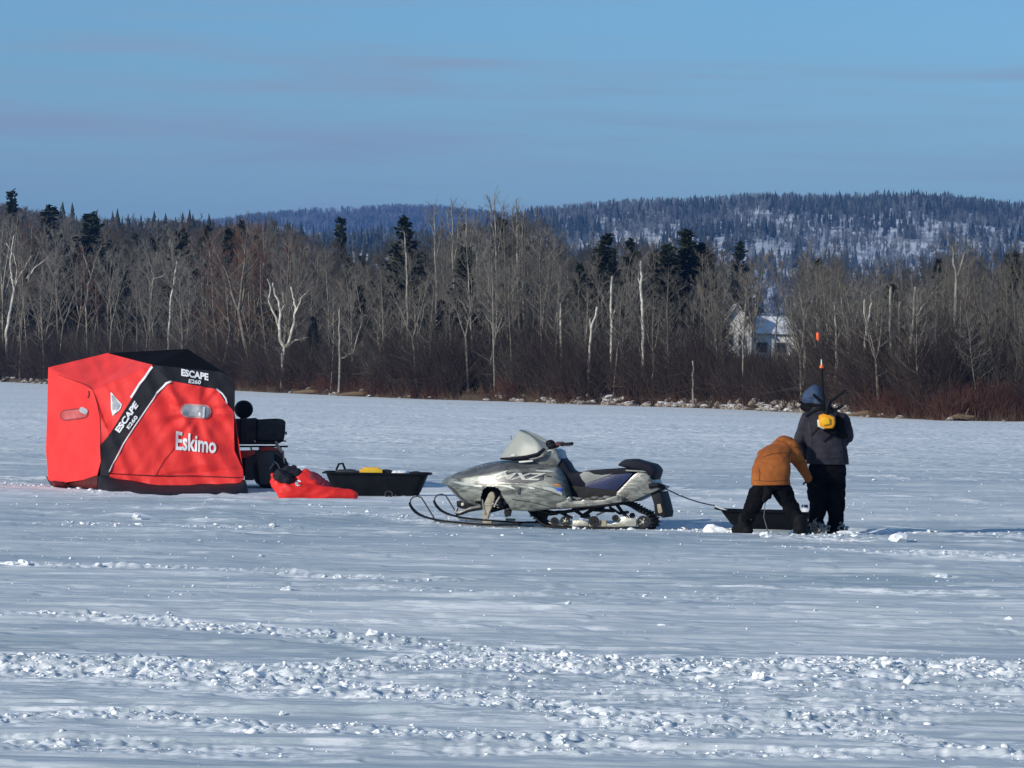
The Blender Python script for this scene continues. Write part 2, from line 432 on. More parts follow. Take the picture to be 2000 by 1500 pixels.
# calm snow right under the tent, machine and people stays close to level
ii = np.arange(len(rows)-1)[:, None]*len(u); jj = np.arange(len(u)-1)[None]
q0 = (ii+jj).ravel(); F = np.stack([q0, q0+1, q0+1+len(u), q0+len(u)], 1)
me = np_mesh('snow_ground', np.stack([XX, YY, ZZ], -1).reshape(-1, 3), [F], True)
fr = np.clip(rubble(XX, YY, 1.5)*2.0, 0, 1)*(.55+.45*sstep(.36, .56, fbm(XX/.9, YY/.35, 77, 3)))
fr = np.maximum(fr, (1-sstep(24, 29, YY))*sstep(.47, .60, fbm(XX/1.3, YY/.45, 78, 4))*.75)
_rn = random.Random(44)
for _k in range(150):  # thin whitened streaks paint in crust edges that face the sun
    x0, y0 = _rn.uniform(-100, 1900), 775+ (1490-775)*_rn.random()**1.25; L_ = _rn.uniform(120, 800); sl = _rn.uniform(.012, .055); c0, c1 = gnd(x0, y0), gnd(x0+L_, y0+L_*sl)
    if c1.x <= c0.x: continue
    r0, r1 = np.searchsorted(rows[3:], min(c0.y, c1.y)*.97)+3, np.searchsorted(rows[3:], max(c0.y, c1.y)*1.03)+3
    xs_, ys_ = XX[r0:r1], YY[r0:r1]; w_ = ys_**2/FPX/CH*_rn.uniform(.8, 2.2); yc_ = c0.y+(c1.y-c0.y)*(xs_-c0.x)/(c1.x-c0.x)+(fbm(xs_/1.2, xs_*0, _k, 3)-.5)*w_*5
    m_ = (1-sstep(.5, 1.3, np.abs(ys_-yc_)/w_))*sstep(c0.x-.3, c0.x+.5, xs_)*(1-sstep(c1.x-.5, c1.x+.3, xs_))*sstep(.35, .5, fbm(xs_/.7, ys_/.3, _k+50, 2))
    fr[r0:r1] = np.maximum(fr[r0:r1], m_); ZZ[r0:r1] += m_*np.clip(w_*.12, .006, .022)
me.vertices.foreach_set('co', np.stack([XX, YY, ZZ], -1).astype(np.float32).ravel())
fr = np.maximum(fr, 0); fr = np.maximum(fr, sstep(46, 110, YY)*.95*(YY > 0))  # distant snow whitened, painting in the brightness of sunlit relief
at0 = me.attributes.new('fresh_and_lit', 'FLOAT', 'POINT'); at0.data.foreach_set('value', fr.ravel().astype(np.float32))
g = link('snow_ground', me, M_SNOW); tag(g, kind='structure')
def gz(p):
    return float(ground_h(np.array([p.x]), np.array([p.y]))[0])

# ---------------------------------------------------------------- broken snow
CL = [ico(k, 1 if k % 3 else 2, .75, .75) for k in range(12)]
N = 620000
cy_ = 17*np.exp(RNG.random(N)*math.log(110/17)); cx_ = (RNG.random(N)*2-1)*(cy_*.15+.6)
rb = rubble(cx_, cy_)
streak = sstep(.56, .72, fbm(cx_/3+7, cy_/.9, 71, 3))*.030 + .0022
cellA = (cy_/25)**2
p = (rb**1.7*.55 + streak*1.7)*np.clip(cellA, .3, 2.5)*.25
keep = RNG.random(N) < p
cx_, cy_, rb = cx_[keep], cy_[keep], rb[keep]
n = len(cx_)
sz = .004 + .0052*RNG.exponential(1, n); sz = np.clip(sz, .005, .065)*(.6+.6*rb)*np.clip(cy_/30, .9, 1.6)
S = np.stack([sz*(.8+.7*RNG.random(n)), sz*(.7+.5*RNG.random(n)), sz*(.55+.5*RNG.random(n))], 1)
P = np.stack([cx_, cy_, ground_h(cx_, cy_)+S[:, 2]*.35], 1)
V, F = merge_inst(CL, RNG.integers(0, 12, n), P, RNG.random(n)*6.28, S)
o = link('snow_rubble', np_mesh('snow_rubble', V, [F], False), M_CLOD); tag(o, 'crumbled white snow strewn along the vehicle tracks', 'snow', kind='stuff')
print('clods', n)
chunks = [(728,1262,26,16,'flat topped snow block on the far track in the left foreground'), (1777,1350,26,20,'pointed white snow block standing alone at the right foreground'),
 (268,1022,20,13,'small cone of snow in front of the red tent'), (1392,1044,40,20,'largest snow lump beside the pointed front of the towed sled'),
 (130,1468,36,18,'rounded snow lump at the lower left corner of the snowfield'), (1758,1064,36,20,'rounded pale snow lump on the ground right of the standing person'),
 (20,1116,30,10,'low snow mound at the left edge of the snowfield'), (48,1117,22,12,'second low snow mound from the left edge'),
 (1103,1292,30,20,'snow block at the top edge of the broad track near the middle'), (1430,1030,14,8,'little snow lump under the tow rope near the sled front'),
 (560,1161,26,8,'low snow mound left of the middle of the snowfield'), (1293,1230,20,7,'small lone snow lump on smooth crust below the snowmobile'),
 (1553,1046,26,17,'snow lump between the boots of the bent person'), (1495,1057,24,12,'snow lump in front of the bent person left boot'),
 (1840,1134,34,11,'low snow mound on smooth crust at the right'), (1110,1188,16,8,'small white snow lump under the snowmobile in mid snowfield'),
 (1972,1222,50,12,'long low drift at the right edge of the snowfield'), (1560,1322,22,16,'sharp snow lump in the broad track right of the middle'),
 (551,1406,14,9,'tiny snow cube between the two lower left tracks'), (805,1430,12,10,'tiny snow cube right of the lower left track'),
 (490,1335,30,16,'round snow block in the left end of the broad track'), (1480,1345,24,14,'round snow block in the middle of the broad track'),
 (1020,1385,26,14,'snow block in the second track near the middle'), (1650,1052,40,12,'churned snow heap beside the standing person boots')]
for i, (x, y, wd, ht, lb) in enumerate(chunks):
    c = gnd(x, y); s = FPX/c.y; V, F = ico(20+i, 2, .6, 1)
    kx = wd/s*.5; kz = ht/s*.62; V = V*np.array([kx, min(kx, kz*1.2), kz]); V[:, 2] += kz*.5 + gz(c)
    V[:, 0] += c.x; V[:, 1] += c.y
    o = link('snow_chunk', np_mesh('snow_chunk', V, [F], True), M_CLOD, loc=(c.x, c.y, 0)); o.data.set_sharp_from_angle(angle=R(18))
    tag(o, lb, 'snow block', 'snow blocks on the lake')
# ---------------------------------------------------------------- shore line and land
SHPX = [(-150,742),(0,746),(90,750),(300,757),(460,763),(600,770),(800,779),(1000,785),(1200,792),(1400,798),(1550,805),(1700,815),(1850,822),(2000,824),(2120,826)]
_s = [gnd(*p) for p in SHPX]; SHX = np.array([p.x for p in _s]); SHY = np.array([p.y for p in _s])
SHX = np.concatenate([[-160], SHX, [60]]); SHY = np.concatenate([[SHY[0]+90], SHY, [SHY[-1]-22]])
def shore(X): return np.interp(X, SHX, SHY) + (fbm(np.asarray(X, float)/3, 0*np.asarray(X, float), 91, 3)-.5)*4
def land_h(X, Y):
    d = Y - shore(X)
    return -.25 + .55*sstep(-.5, 1.5, d) + .5*sstep(1, 14, d) + np.clip(d-10, 0, 160)*.006 + (fbm(X/4, Y/4, 95, 3)-.5)*.3*sstep(0, 6, d)
M_FLOOR = mat('shaded_forest_litter', (.035,.026,.018), .95, scale=.8, c2=(.10,.075,.05), bump=.5, bscale=4)  # dark litter in place of snow paints in the wood's dim interior
X = np.linspace(-110, 60, 500); dd = np.concatenate([np.linspace(-1.5, 20, 60), np.linspace(21, 330, 90)])
XX, DD = np.meshgrid(X, dd); YY = np.interp(XX, SHX, SHY)+DD; ZZ = land_h(XX, YY)
i_ = (np.arange(len(dd)-1)[:, None]*len(X)+np.arange(len(X)-1)[None]).ravel(); F = np.stack([i_, i_+1, i_+1+len(X), i_+len(X)], 1)
tag(link('forest_floor', np_mesh('forest_floor', np.stack([XX, YY, ZZ], -1).reshape(-1, 3), [F], True), M_FLOOR), kind='structure')

# ---------------------------------------------------------------- trees
M_PALE = mat('pale_bark', (.16,.145,.115), .8, scale=3, c2=(.36,.33,.27), bump=.3, bscale=12)
M_WHITE = mat('birch_bark', (.34,.31,.26), .75, scale=4, c2=(.72,.67,.58), bump=.2, bscale=12)
M_GREY = mat('grey_bark', (.12,.10,.08), .9, scale=3, c2=(.24,.21,.165), bump=.3, bscale=12)
M_TWIG = mat('bare_twigs', (.085,.074,.058), .9, scale=.4, c2=(.225,.20,.16))
M_TWIG2 = mat('grey_twigs', (.15,.135,.115), .9, scale=.4, c2=(.30,.275,.235))
M_TWIG3 = mat('reddish_twigs', (.085,.040,.022), .9, scale=.5, c2=(.17,.075,.042))
M_PINE = mat('evergreen_needles', (.010,.015,.008), .9, scale=1.0, c2=(.040,.052,.024), spec=.2)
M_BRUSH = mat('dark_brush', (.034,.020,.014), .9, scale=.3, c2=(.085,.056,.040))
M_RED = mat('red_brush', (.075,.028,.018), .9, scale=.4, c2=(.15,.065,.04))
M_TAN = mat('tan_brush', (.16,.10,.055), .9, scale=.4, c2=(.26,.18,.11))

def rv(rnd, k=1): return Vector((rnd.uniform(-1,1), rnd.uniform(-1,1), rnd.uniform(-1,1)))*k
def aspen(seed, H=10, base=.35, spread=1.0, r0=.10, nl=26, lean=.03, dense=1.0, fork=0, twr=1.0):
    rnd = random.Random(seed); tr = []; cr = []
    def stem(p, d, L, ra, rb, seg, up=.05, wob=.08, out=tr):
        P = [p.copy()]; 
        for i in range(seg):
            d = (d + rv(rnd, wob) + Vector((0,0,up))).normalized(); q = p + d*(L/seg)
            a = ra+(rb-ra)*i/seg; b = ra+(rb-ra)*(i+1)/seg
            out.append((p, q, a, b)); p = q; P.append(p.copy())
        return P, d
    def twigs(P, d, L, n, r_):
        for k in range(n):
            t = rnd.uniform(.25, 1); i = min(int(t*(len(P)-1)), len(P)-2); q = P[i].lerp(P[i+1], t*(len(P)-1)-i)
            dd_ = (d*.9 + rv(rnd, .85) + Vector((0,0,.35))).normalized(); l = L*rnd.uniform(.5, 1.1)*(1.1-.5*t)
            Q, e = stem(q, dd_, l, r_, r_*.6, 2, .12, .2, cr)
            for j in range(int(5*dense)):
                s_ = Q[rnd.randint(0, 1)].lerp(Q[2], rnd.uniform(.1, .9)); g = (e + rv(rnd, .9)+Vector((0,0,.3))).normalized()
                cr.append((s_, s_+g*rnd.uniform(.18, .5)*L, r_*.55, r_*.35))
    def crown(P, h0, r_, n, LL):
        m = len(P)-1
        for k in range(n):
            t = h0 + (1-h0)*((k+rnd.random())/n)*.97; i = min(int(t*m), m-1); q = P[i].lerp(P[i+1], t*m-i)
            az = k*2.4+rnd.uniform(-.5, .5); e = rnd.uniform(.45, 1.1)
            dd_ = Vector((math.cos(az)*math.cos(e), math.sin(az)*math.cos(e), math.sin(e)))
            L = LL*(1.05-t)**.7*rnd.uniform(.6, 1.15)+.35; ra = r_*(1-t)*.38+.011
            Q, d2 = stem(q, dd_, L, ra, .008, 4, .10, .14, tr if ra > .022 else cr)
            twigs(Q, d2, .28*L+.25, int(8*dense), .0085*twr)
    P, d = stem(Vector((0,0,-.3)), Vector((rnd.uniform(-lean, lean), rnd.uniform(-lean, lean), 1)).normalized(), (H*.45 if fork else H)+.3, r0, r0*.62 if fork else .014, 6 if fork else 12, .04, .05)
    if fork:
        for k in range(fork):
            az = k*6.28/fork+rnd.uniform(-.4, .4)
            P2, d2 = stem(P[-1], (d*1.0+Vector((math.cos(az)*.38, math.sin(az)*.38, .3))).normalized(), H*.55*rnd.uniform(.8, 1), r0*.6, .014, 9, .06, .10)
            crown(P2, .15, r0*.6, int(nl/fork*.9), H*.24*spread)
        crown(P, .6, r0, 3, H*.2*spread)
    else:
        crown(P, base, r0, nl, H*.27*spread)
    return seg_mesh('trunk', tr, 6, True), seg_mesh('crown', cr, 3)
def conifer(seed, H=9, W=1.9, ragged=.25, base=.12, n_wh=34):
    rnd = random.Random(seed); tr = [(Vector((0,0,-.3)), Vector((0,0,H*.5)), .13, .08), (Vector((0,0,H*.5)), Vector((0,0,H)), .08, .012)]
    V = []; 
    for i in range(n_wh):
        t = (i+.5)/n_wh;  t0 = t
        nb = max(6, int(13*(1-t))+6)
        for k in range(nb):
            t = min(.995, max(0, t0+rnd.uniform(-.05, .05))); z = H*(base+(1-base)*t); Rr = W*(1-t)**.85*(1+ragged*math.sin(t*19+seed*2+k*.9)+rnd.uniform(-ragged, ragged)*.6)+.12
            az = rnd.uniform(0, 6.28); L = Rr*rnd.uniform(.65, 1.12); dirv = Vector((math.cos(az), math.sin(az), rnd.uniform(-.45, .15)+.3*t)); side = Vector((-math.sin(az), math.cos(az), 0))
            tr.append((Vector((0,0,z)), Vector((0,0,z))+dirv*L*.9, .012, .005))
            m = max(3, int(L/.16))
            for j in range(m):
                s = (j+.6)/m; c = Vector((0,0,z))+dirv*(L*s) + rv(rnd, .13)
                for sd in (-1, 1, 0):
                    l = (.20+.16*rnd.random())*(1.25-.6*s); e = (side*sd*.9 + dirv*.7 + rv(rnd, .35)); e.normalize()
                    wv = e.cross(Vector((rnd.uniform(-1,1), rnd.uniform(-1,1), rnd.uniform(-.6,1)))).normalized()*(.05+.05*rnd.random())
                    tip = c+e*l; V += [c-wv, c+wv, tip+wv*.4, tip-wv*.4]
                    w2 = e.cross(wv).normalized()*(.05)
                    V += [c-w2, c+w2, tip+w2*.3, tip-w2*.3]
    n = len(V)//4; F = np.arange(n*4).reshape(-1, 4)
    return seg_mesh('trunk', tr, 5), np_mesh('crown', np.array([v[:] for v in V]), [F])

def tree(name, meshes, mats, x, y, h, H0, rot, label, cat='tree', group=None, wid=1.0, z=None):
    z = float(land_h(np.array([x]), np.array([y]))[0]) if z is None else z
    r_ = bpy.data.objects.new(name, None); COL.objects.link(r_); s = h/H0
    r_.location = (x, y, z); r_.rotation_euler = (0, 0, rot); r_.scale = (s*wid, s*wid, s); r_.empty_display_size = .2
    for nm, me, m in zip(('trunk', 'crown'), meshes, mats):
        if not me.materials: me.materials.append(m)
        c = bpy.data.objects.new(nm, me); COL.objects.link(c); c.parent = r_
        if me.materials[0] is not m:
            c.material_slots[0].link = 'OBJECT'; c.material_slots[0].material = m
    return tag(r_, label, cat, group)

A = [aspen(101, 10, .34, .95, .085), aspen(102, 10, .42, .80, .075, 24), aspen(103, 10, .28, 1.1, .10, 30), aspen(104, 10, .38, .9, .07, 22, .08),
     aspen(105, 10, .3, 1.0, .11, 26, fork=2), aspen(106, 10, .3, 1.0, .11, 27, fork=3), aspen(107, 10, .5, .75, .08, 20), aspen(108, 10, .15, 1.15, .07, 30)]
C = [conifer(1, 9, 1.9), conifer(2, 9, 1.45, .3), conifer(3, 9, 1.15, .35, .08), conifer(4, 9, 2.1, .4, .3, 26)]
SKY_TOP = [(-200,400),(0,415),(100,430),(200,435),(300,440),(420,445),(480,425),(560,440),(620,475),(700,478),(760,470),(840,455),(900,430),(980,410),(1060,425),(1100,455),(1160,475),(1240,480),(1330,470),(1400,480),(1500,490),(1600,485),(1700,520),(1800,510),(1860,480),(1930,500),(2000,478),(2200,480)]
def toppx(px): return np.interp(px, [a for a, _ in SKY_TOP], [b for _, b in SKY_TOP])
def px_of(x, y): return 1000 + x/y*FPX
rnd = random.Random(5)
rows_ = [(.8, 6, 62, .55, .84), (6, 16, 90, .72, .98), (16, 32, 90, .85, 1.0)]
kinds = ['slim grey bare tree among its neighbours on the wooded shore', 'pale trunked bare tree among its neighbours on the wooded shore']
count = 0
for d0, d1, n, k0, k1 in rows_:
    for i in range(n):
        px = -60 + 2120*(i+rnd.random())/n; d = rnd.uniform(d0, d1)
        # follow the sight line until it is d metres beyond the shore
        xs = np.linspace(120, 420, 1500); xx = (px-1000)/FPX*xs; j = np.argmax(xs - shore(xx) > d); y = xs[j]; x = xx[j]
        if 1402 < px < 1560 and y < 292 and rnd.random() < .55: continue
        z = float(land_h(np.array([x]), np.array([y]))[0]); top = toppx(px) + rnd.uniform(-18, 26)
        h = ((hor(px)-top)/FPX*y + CH - z)*rnd.uniform(k0, k1); h = max(3.2, h)
        pale = rnd.random() < .15
        m_t = M_PALE if pale else M_GREY; m_c = M_TWIG if rnd.random() < (.75 if px > 500 else .45) else M_TWIG2
        if rnd.random() < .05 and px < 800: m_c = M_TWIG3
        tree('bare_tree', A[rnd.randrange(8)], (m_t, m_c), x, y, h, 10, rnd.uniform(0, 6.28), kinds[1 if pale else 0], group='pale trunked bare trees on the shore' if pale else 'grey bare trees on the shore', wid=rnd.uniform(.9, 1.25)*(10/h)**.25, z=z)
        count += 1
def on_line(px, d):
    xs = np.linspace(120, 460, 2000); xx = (px-1000)/FPX*xs; j = np.argmax(xs - shore(xx) > d); return float(xx[j]), float(xs[j])
# evergreens that stand out: px, top y, depth behind the shore, kind, width factor, label
ev = [(18,378,60,2,.9,'tall narrow spruce at the left edge rising above the wood'),(92,405,34,3,1.3,'broad dark pine at the upper left of the wood'),(172,418,22,3,1.25,'tall dark pine rising above the left of the red tent'),(120,470,26,0,1.2,'dark spruce below the tall pine at the left'),
 (350,450,20,3,1.0,'round topped dark pine above the black roof of the tent'),(400,447,26,1,.8,'slim spruce right of the round topped pine'),(445,452,24,1,1.0,'dark spruce left of the reddish tree'),(240,520,12,0,.9,'half hidden evergreen in the grey trees above the tent'),
 (520,520,14,0,1.0,'dark evergreen behind the white forked birch'),(786,425,24,3,.9,'lone dark pine rising above the wood left of the middle'),(905,488,12,1,1.1,'ragged evergreen in the middle of the wood'),(1180,460,16,0,.95,'tallest broad spruce below the snowy hill'),
 (1230,473,18,1,.95,'narrow spruce right of the tallest broad spruce'),(1300,480,15,0,1.1,'spruce left of the evergreen pair under the hill'),(1338,455,18,1,1.2,'pointed spruce with the highest tip under the hill'),(1362,478,20,0,1.0,'spruce right of the pointed spruce'),
 (1440,474,165,3,.9,'dark pine above the pale house'),(1385,500,30,0,.8,'spruce just left above the pale house'),(700,560,10,0,.8,'low evergreen behind trees between birch and middle'),(860,590,10,1,.9,'low evergreen deep in the middle of the wood'),
 (1130,520,14,1,.8,'half hidden spruce left of the tallest broad spruce'),(1740,560,20,1,.8,'thin evergreen among the trees right of the standing person'),(660,430,95,2,1,'dark spruce tip on the far left edge of the blue hill'),(610,620,6,0,.8,'low dark evergreen right of the white forked birch')]
for px, top, d, k, wf, lb in ev:
    x, y = on_line(px, d); z = float(land_h(np.array([x]), np.array([y]))[0]); h = (hor(px)-top)/FPX*y + CH - z
    tree('evergreen_tree', C[k], (M_GREY, M_PINE), x, y, h, 9, rnd.uniform(0, 6.28), lb, 'evergreen', 'evergreens in the shore wood', wf*(1.0 if k != 3 else 1.0)*(9/h)**.35, z)
# trees one can tell apart
def traced(px0, py0, d, limbs, mm, label, twig_m=M_TWIG2, twig=True, seed=0, name='birch_tree', rw=1.0):
    """limbs: list of (points in the photo with a depth offset, base radius, tip radius)"""
    rn = random.Random(seed+900); x, y = on_line(px0, d); tr = []; cr = []
    for pts, ra, rb in limbs:
        P = [at(a, b, y+(c[0] if c else 0)) for a, b, *c in pts]
        Q = [P[0]]
        for a, b in zip(P, P[1:]):
            for t in (.33, .66, 1): Q.append(a.lerp(b, t)+rv(rn, .05 if t < 1 else 0))
        m = len(Q)-1
        for i in range(m): tr.append((Q[i], Q[i+1], (ra+(rb-ra)*i/m)*rw, (ra+(rb-ra)*(i+1)/m)*rw))
        if twig:
            for k in range(14):
                i = rn.randint(m//3, m-1); e = ((Q[i+1]-Q[i]).normalized()+rv(rn, .9)+Vector((0,0,.3))).normalized(); l = rn.uniform(.3, .9); s_ = Q[i].lerp(Q[i+1], rn.random())
                cr.append((s_, s_+e*l, .013, .006))
                for j in range(4):
                    g = (e+rv(rn, .8)).normalized(); s2 = s_+e*l*rn.uniform(.3, 1); cr.append((s2, s2+g*rn.uniform(.15, .45), .008, .005))
    z = float(land_h(np.array([x]), np.array([y]))[0]); b = tr[0][0]
    tr.insert(0, (Vector((b.x, b.y, min(z-.2, b.z-.1))), b, tr[0][2]*1.15, tr[0][2]))
    t = thing(name, (b.x, b.y, z), label, 'tree')
    link('trunk', seg_mesh('trunk', tr, 7, True), mm, t)
    if cr: link('crown', seg_mesh('crown', cr, 3), twig_m, t)
D = 1.5
traced(551, 752, D, [([(551,752),(552,725),(553,700),(557,680)], .17, .13), ([(557,680),(548,665),(546,640),(548,610),(545,590),(536,570),(533,552)], .13, .05), ([(557,680),(566,665),(572,640),(575,615),(578,600),(572,580),(568,560)], .13, .05),
 ([(575,615),(584,595),(590,580),(603,566)], .07, .03), ([(557,680),(572,668),(590,660),(618,655)], .08, .03), ([(546,640),(535,612),(525,590),(528,560),(522,545)], .07, .03), ([(548,610),(556,595),(552,570)], .05, .02)], M_WHITE, 'large white forked birch right of the red tent', seed=1)
traced(12, 740, 3, [([(12,740),(14,700),(12,650),(22,600),(28,565),(22,540)], .16, .10), ([(28,565),(20,520),(24,480),(27,460)], .09, .04), ([(28,565),(38,540),(52,515),(62,500)], .08, .04), ([(52,545),(66,525),(82,512),(96,502)], .07, .03), ([(28,565),(33,530),(28,500),(12,475)], .06, .03)], M_WHITE, 'white forked birch at the left edge of the wood', seed=2)
traced(172, 735, 9, [([(172,735),(170,690),(168,600),(172,560),(178,540)], .10, .07), ([(178,540),(168,510),(160,480)], .06, .03), ([(178,540),(186,510),(198,480)], .05, .02), ([(172,560),(163,545),(160,525)], .04, .02)], M_PALE, 'pale forked tree above the left of the tent roof', seed=3)
traced(330, 690, 6, [([(330,740),(328,690),(330,640),(333,590),(340,550),(346,510)], .10, .05), ([(333,590),(344,540)], .05, .03)], M_WHITE, 'thin white birch trunk above the middle of the tent roof', seed=4)
traced(290, 700, 10, [([(293,735),(293,610),(296,570),(300,545)], .09, .06), ([(300,545),(318,540),(326,528)], .05, .03), ([(298,560),(285,535),(272,520)], .05, .02), ([(300,545),(296,520),(288,500)], .04, .02)], M_PALE, 'grey spreading tree above the left part of the tent roof', seed=5)
traced(1152, 785, 1.2, [([(1150,790),(1150,740),(1150,705),(1152,680),(1155,650),(1160,625),(1166,600)], .09, .055), ([(1155,650),(1153,632),(1153,622)], .03, .02)], M_WHITE, 'bright leaning snapped trunk in front of the wood', twig=False, seed=6, name='dead_tree')
traced(1256, 785, 2, [([(1258,785),(1257,740),(1257,690),(1256,640),(1254,600),(1252,570),(1254,540),(1252,510)], .11, .06), ([(1252,570),(1247,545),(1250,525)], .04, .02)], M_WHITE, 'tall pale trunk left of the house', seed=7, name='birch_tree')
traced(1276, 785, 1, [([(1276,790),(1276,730),(1277,692)], .11, .04)], M_PALE, 'short pointed grey stump left of the house', twig=False, seed=8, name='tree_stump')
traced(1353, 785, -.2, [([(1355,788),(1354,750),(1353,705)], .06, .05)], M_PALE, 'slim upright grey post at the shore edge', twig=False, seed=9, name='wooden_post')
traced(1571, 790, 3, [([(1571,790),(1571,720),(1573,690),(1570,655),(1572,625)], .12, .08), ([(1572,625),(1566,600),(1562,570)], .06, .03), ([(1572,625),(1582,600),(1590,580)], .06, .03), ([(1570,655),(1556,640),(1545,625)], .05, .02)], M_PALE, 'pale forked tree right of the house', seed=10)
traced(1632, 795, 2.5, [([(1632,795),(1634,720),(1636,680),(1634,640),(1630,590)], .11, .05), ([(1634,665),(1645,640),(1652,610)], .05, .02)], M_PALE, 'pale tree just above the standing person', seed=11)
traced(1742, 800, 4, [([(1742,800),(1741,720),(1739,640),(1740,560)], .10, .06)], M_PALE, 'straight pale trunk, first of three right of the standing person', seed=12)
traced(1757, 800, 4.5, [([(1757,800),(1757,700),(1756,640),(1758,590)], .10, .05)], M_PALE, 'straight pale trunk, second of three right of the standing person', seed=13)
traced(1772, 800, 4, [([(1770,800),(1775,710),(1783,640),(1788,560)], .10, .05), ([(1783,640),(1800,600),(1822,570)], .05, .02)], M_PALE, 'right leaning pale trunk, third of three right of the standing person', seed=14)
traced(1690, 800, 5, [([(1686,800),(1688,720),(1692,650),(1700,600),(1704,570)], .09, .04), ([(1692,650),(1688,590),(1694,568)], .04, .02)], M_WHITE, 'slim white birch right of the standing person', seed=15)
traced(1870, 800, 9, [([(1866,810),(1866,700),(1866,600),(1868,545)], .11, .07), ([(1868,545),(1862,500),(1860,480)], .06, .02), ([(1868,545),(1882,500),(1890,480)], .06, .02)], M_PALE, 'tall v forked tree near the right edge', seed=16)
traced(1195, 780, 3, [([(1194,785),(1194,720),(1195,640),(1194,580),(1196,540)], .09, .05), ([(1195,625),(1204,600)], .04, .02)], M_WHITE, 'thin white birch under the tallest broad spruce', seed=17)
traced(1096, 760, 3, [([(1097,785),(1097,690),(1095,640),(1094,590)], .09, .05)], M_WHITE, 'thin white trunk left of the snapped trunk', seed=18)
traced(700, 740, 3, [([(662,760),(664,700),(662,640),(664,600)], .08, .05), ([(690,690),(700,650),(712,615)], .06, .03), ([(664,700),(690,690)], .05,.05)], M_PALE, 'pale leaning trunks right of the forked birch', seed=19)
traced(795, 740, 8, [([(796,770),(796,640),(795,560),(794,500),(790,455)], .10, .04)], M_PALE, 'tall pale trunk below the lone pine', seed=20)
for k, (px, top) in enumerate([(850,400),(884,395),(912,402),(968,378),(1010,388),(930,440),(1020,430)]):
    traced(px, 760, 20+k, [([(px+2,770),(px+4,640),(px+1,520),(px,450),(px-2,top)], .10, .025), ([(px+1,520),(px+9,470),(px+14,top+25)], .04, .015), ([(px,470),(px-8,440),(px-11,top+20)], .035, .015)], M_PALE,
      ['tall leafless poplar, first on the left of the group above the skyline','tall leafless poplar, second of the group above the skyline','tall leafless poplar, third of the group above the skyline','tallest leafless poplar of the group above the skyline','tall leafless poplar at the right of the group above the skyline','shorter leafless poplar in front of the tall group','shorter leafless poplar right of the tallest one'][k], seed=30+k, name='poplar_tree')
# reddish dense tree beside the tent
x, y = on_line(495, 4); tree('leafy_tree', A[5], (M_GREY, M_TWIG3), x, y, 10.8, 10, 1.0, 'dense rusty brown tree above the right end of the tent roof', wid=1.5)
x, y = on_line(470, 9); tree('leafy_tree', A[2], (M_GREY, M_TWIG3), x, y, 9.5, 10, 2.0, 'rusty brown tree behind the dense one above the tent', wid=1.5)

for px_, d_, h_, lb_ in ((448,3,9.0,'rusty brown bushy tree above the top right of the tent'),(520,6,8.8,'rusty brown tree just left of the white forked birch'),(425,7,9.2,'reddish brown tree above the tent lettering')):
    x, y = on_line(px_, d_); tree('leafy_tree', A[7], (M_GREY, M_TWIG3), x, y, h_, 10, d_, lb_, wid=1.4)
# ---- the wood deeper in: nobody could count it
def flat_arrays(me):
    V = np.empty(len(me.vertices)*3); me.vertices.foreach_get('co', V); F = np.empty(len(me.polygons)*4, dtype=np.int64); me.polygons.foreach_get('vertices', F); return V.reshape(-1, 3), F.reshape(-1, 4)
lite = [aspen(201+k, 10, .3, 1.1, .09, 20, dense=.7, twr=1.5) for k in range(4)]
def both(pair):
    (a, fa), (b, fb) = flat_arrays(pair[0]), flat_arrays(pair[1]); return np.concatenate([a, b]), np.concatenate([fa, fb+len(a)])
LB = [both(p_) for p_ in lite]
n = 1120; px = np.concatenate([RNG.uniform(-120, 2120, 860), RNG.uniform(-800, -120, 170), RNG.uniform(2120, 2600, 90)]); dep = RNG.uniform(24, 95, n); X = []; Y = []
for a, b in zip(px, dep):
    x, y = on_line(a, b); X.append(x); Y.append(y)
for a in RNG.uniform(1385, 1580, 46):
    x, y = on_line(a, RNG.uniform(112, 135)); X.append(x); Y.append(y); px = np.append(px, a); n += 1
X = np.array(X); Y = np.array(Y); Z = land_h(X, Y)
tp = toppx(px)+RNG.uniform(-14, 34, n); H = ((hor(px)-tp)/FPX*Y+CH-Z)*RNG.uniform(.85, 1.0, n); S = np.stack([H/10*1.2]*2+[H/10], 1)
ok_ = ~((px > 1400) & (px < 1562) & (Y < 296))
V, F = merge_inst(LB, RNG.integers(0, 4, n)[ok_], np.stack([X, Y, Z], 1)[ok_], RNG.random(n)[ok_]*6.28, S[ok_])
tag(link('woodland', np_mesh('woodland', V, [F]), mat('woodland_twigs', (.038,.034,.028), .9, scale=.15, c2=(.135,.12,.098))), 'dense grey brown bare woodland behind the shore trees', 'woodland', kind='stuff')
# dark evergreens deep inside the wood
cb = [flat_arrays(C[k][1]) for k in range(4)]
n = 170; px = np.concatenate([RNG.uniform(-80, 620, 85), RNG.uniform(1130, 1400, 22), RNG.uniform(620, 2100, n-107)]); X = []; Y = []
for a in px:
    x, y = on_line(a, RNG.uniform(26, 90)); X.append(x); Y.append(y)
X = np.array(X); Y = np.array(Y); Z = land_h(X, Y); H = ((hor(px)-toppx(px)-RNG.uniform(10, 110, n))/FPX*Y+CH-Z)
ok_ = ~((px > 1385) & (px < 1580) & (Y < 330))
V, F = merge_inst(cb, RNG.integers(0, 4, n)[ok_], np.stack([X, Y, Z], 1)[ok_], RNG.random(n)[ok_]*6.28, np.stack([H/9*.8, H/9*.8, H/9], 1)[ok_])
tag(link('evergreen_thicket', np_mesh('evergreen_thicket', V, [F]), M_PINE), 'dark evergreens standing thick inside the wood', 'evergreens', kind='stuff')

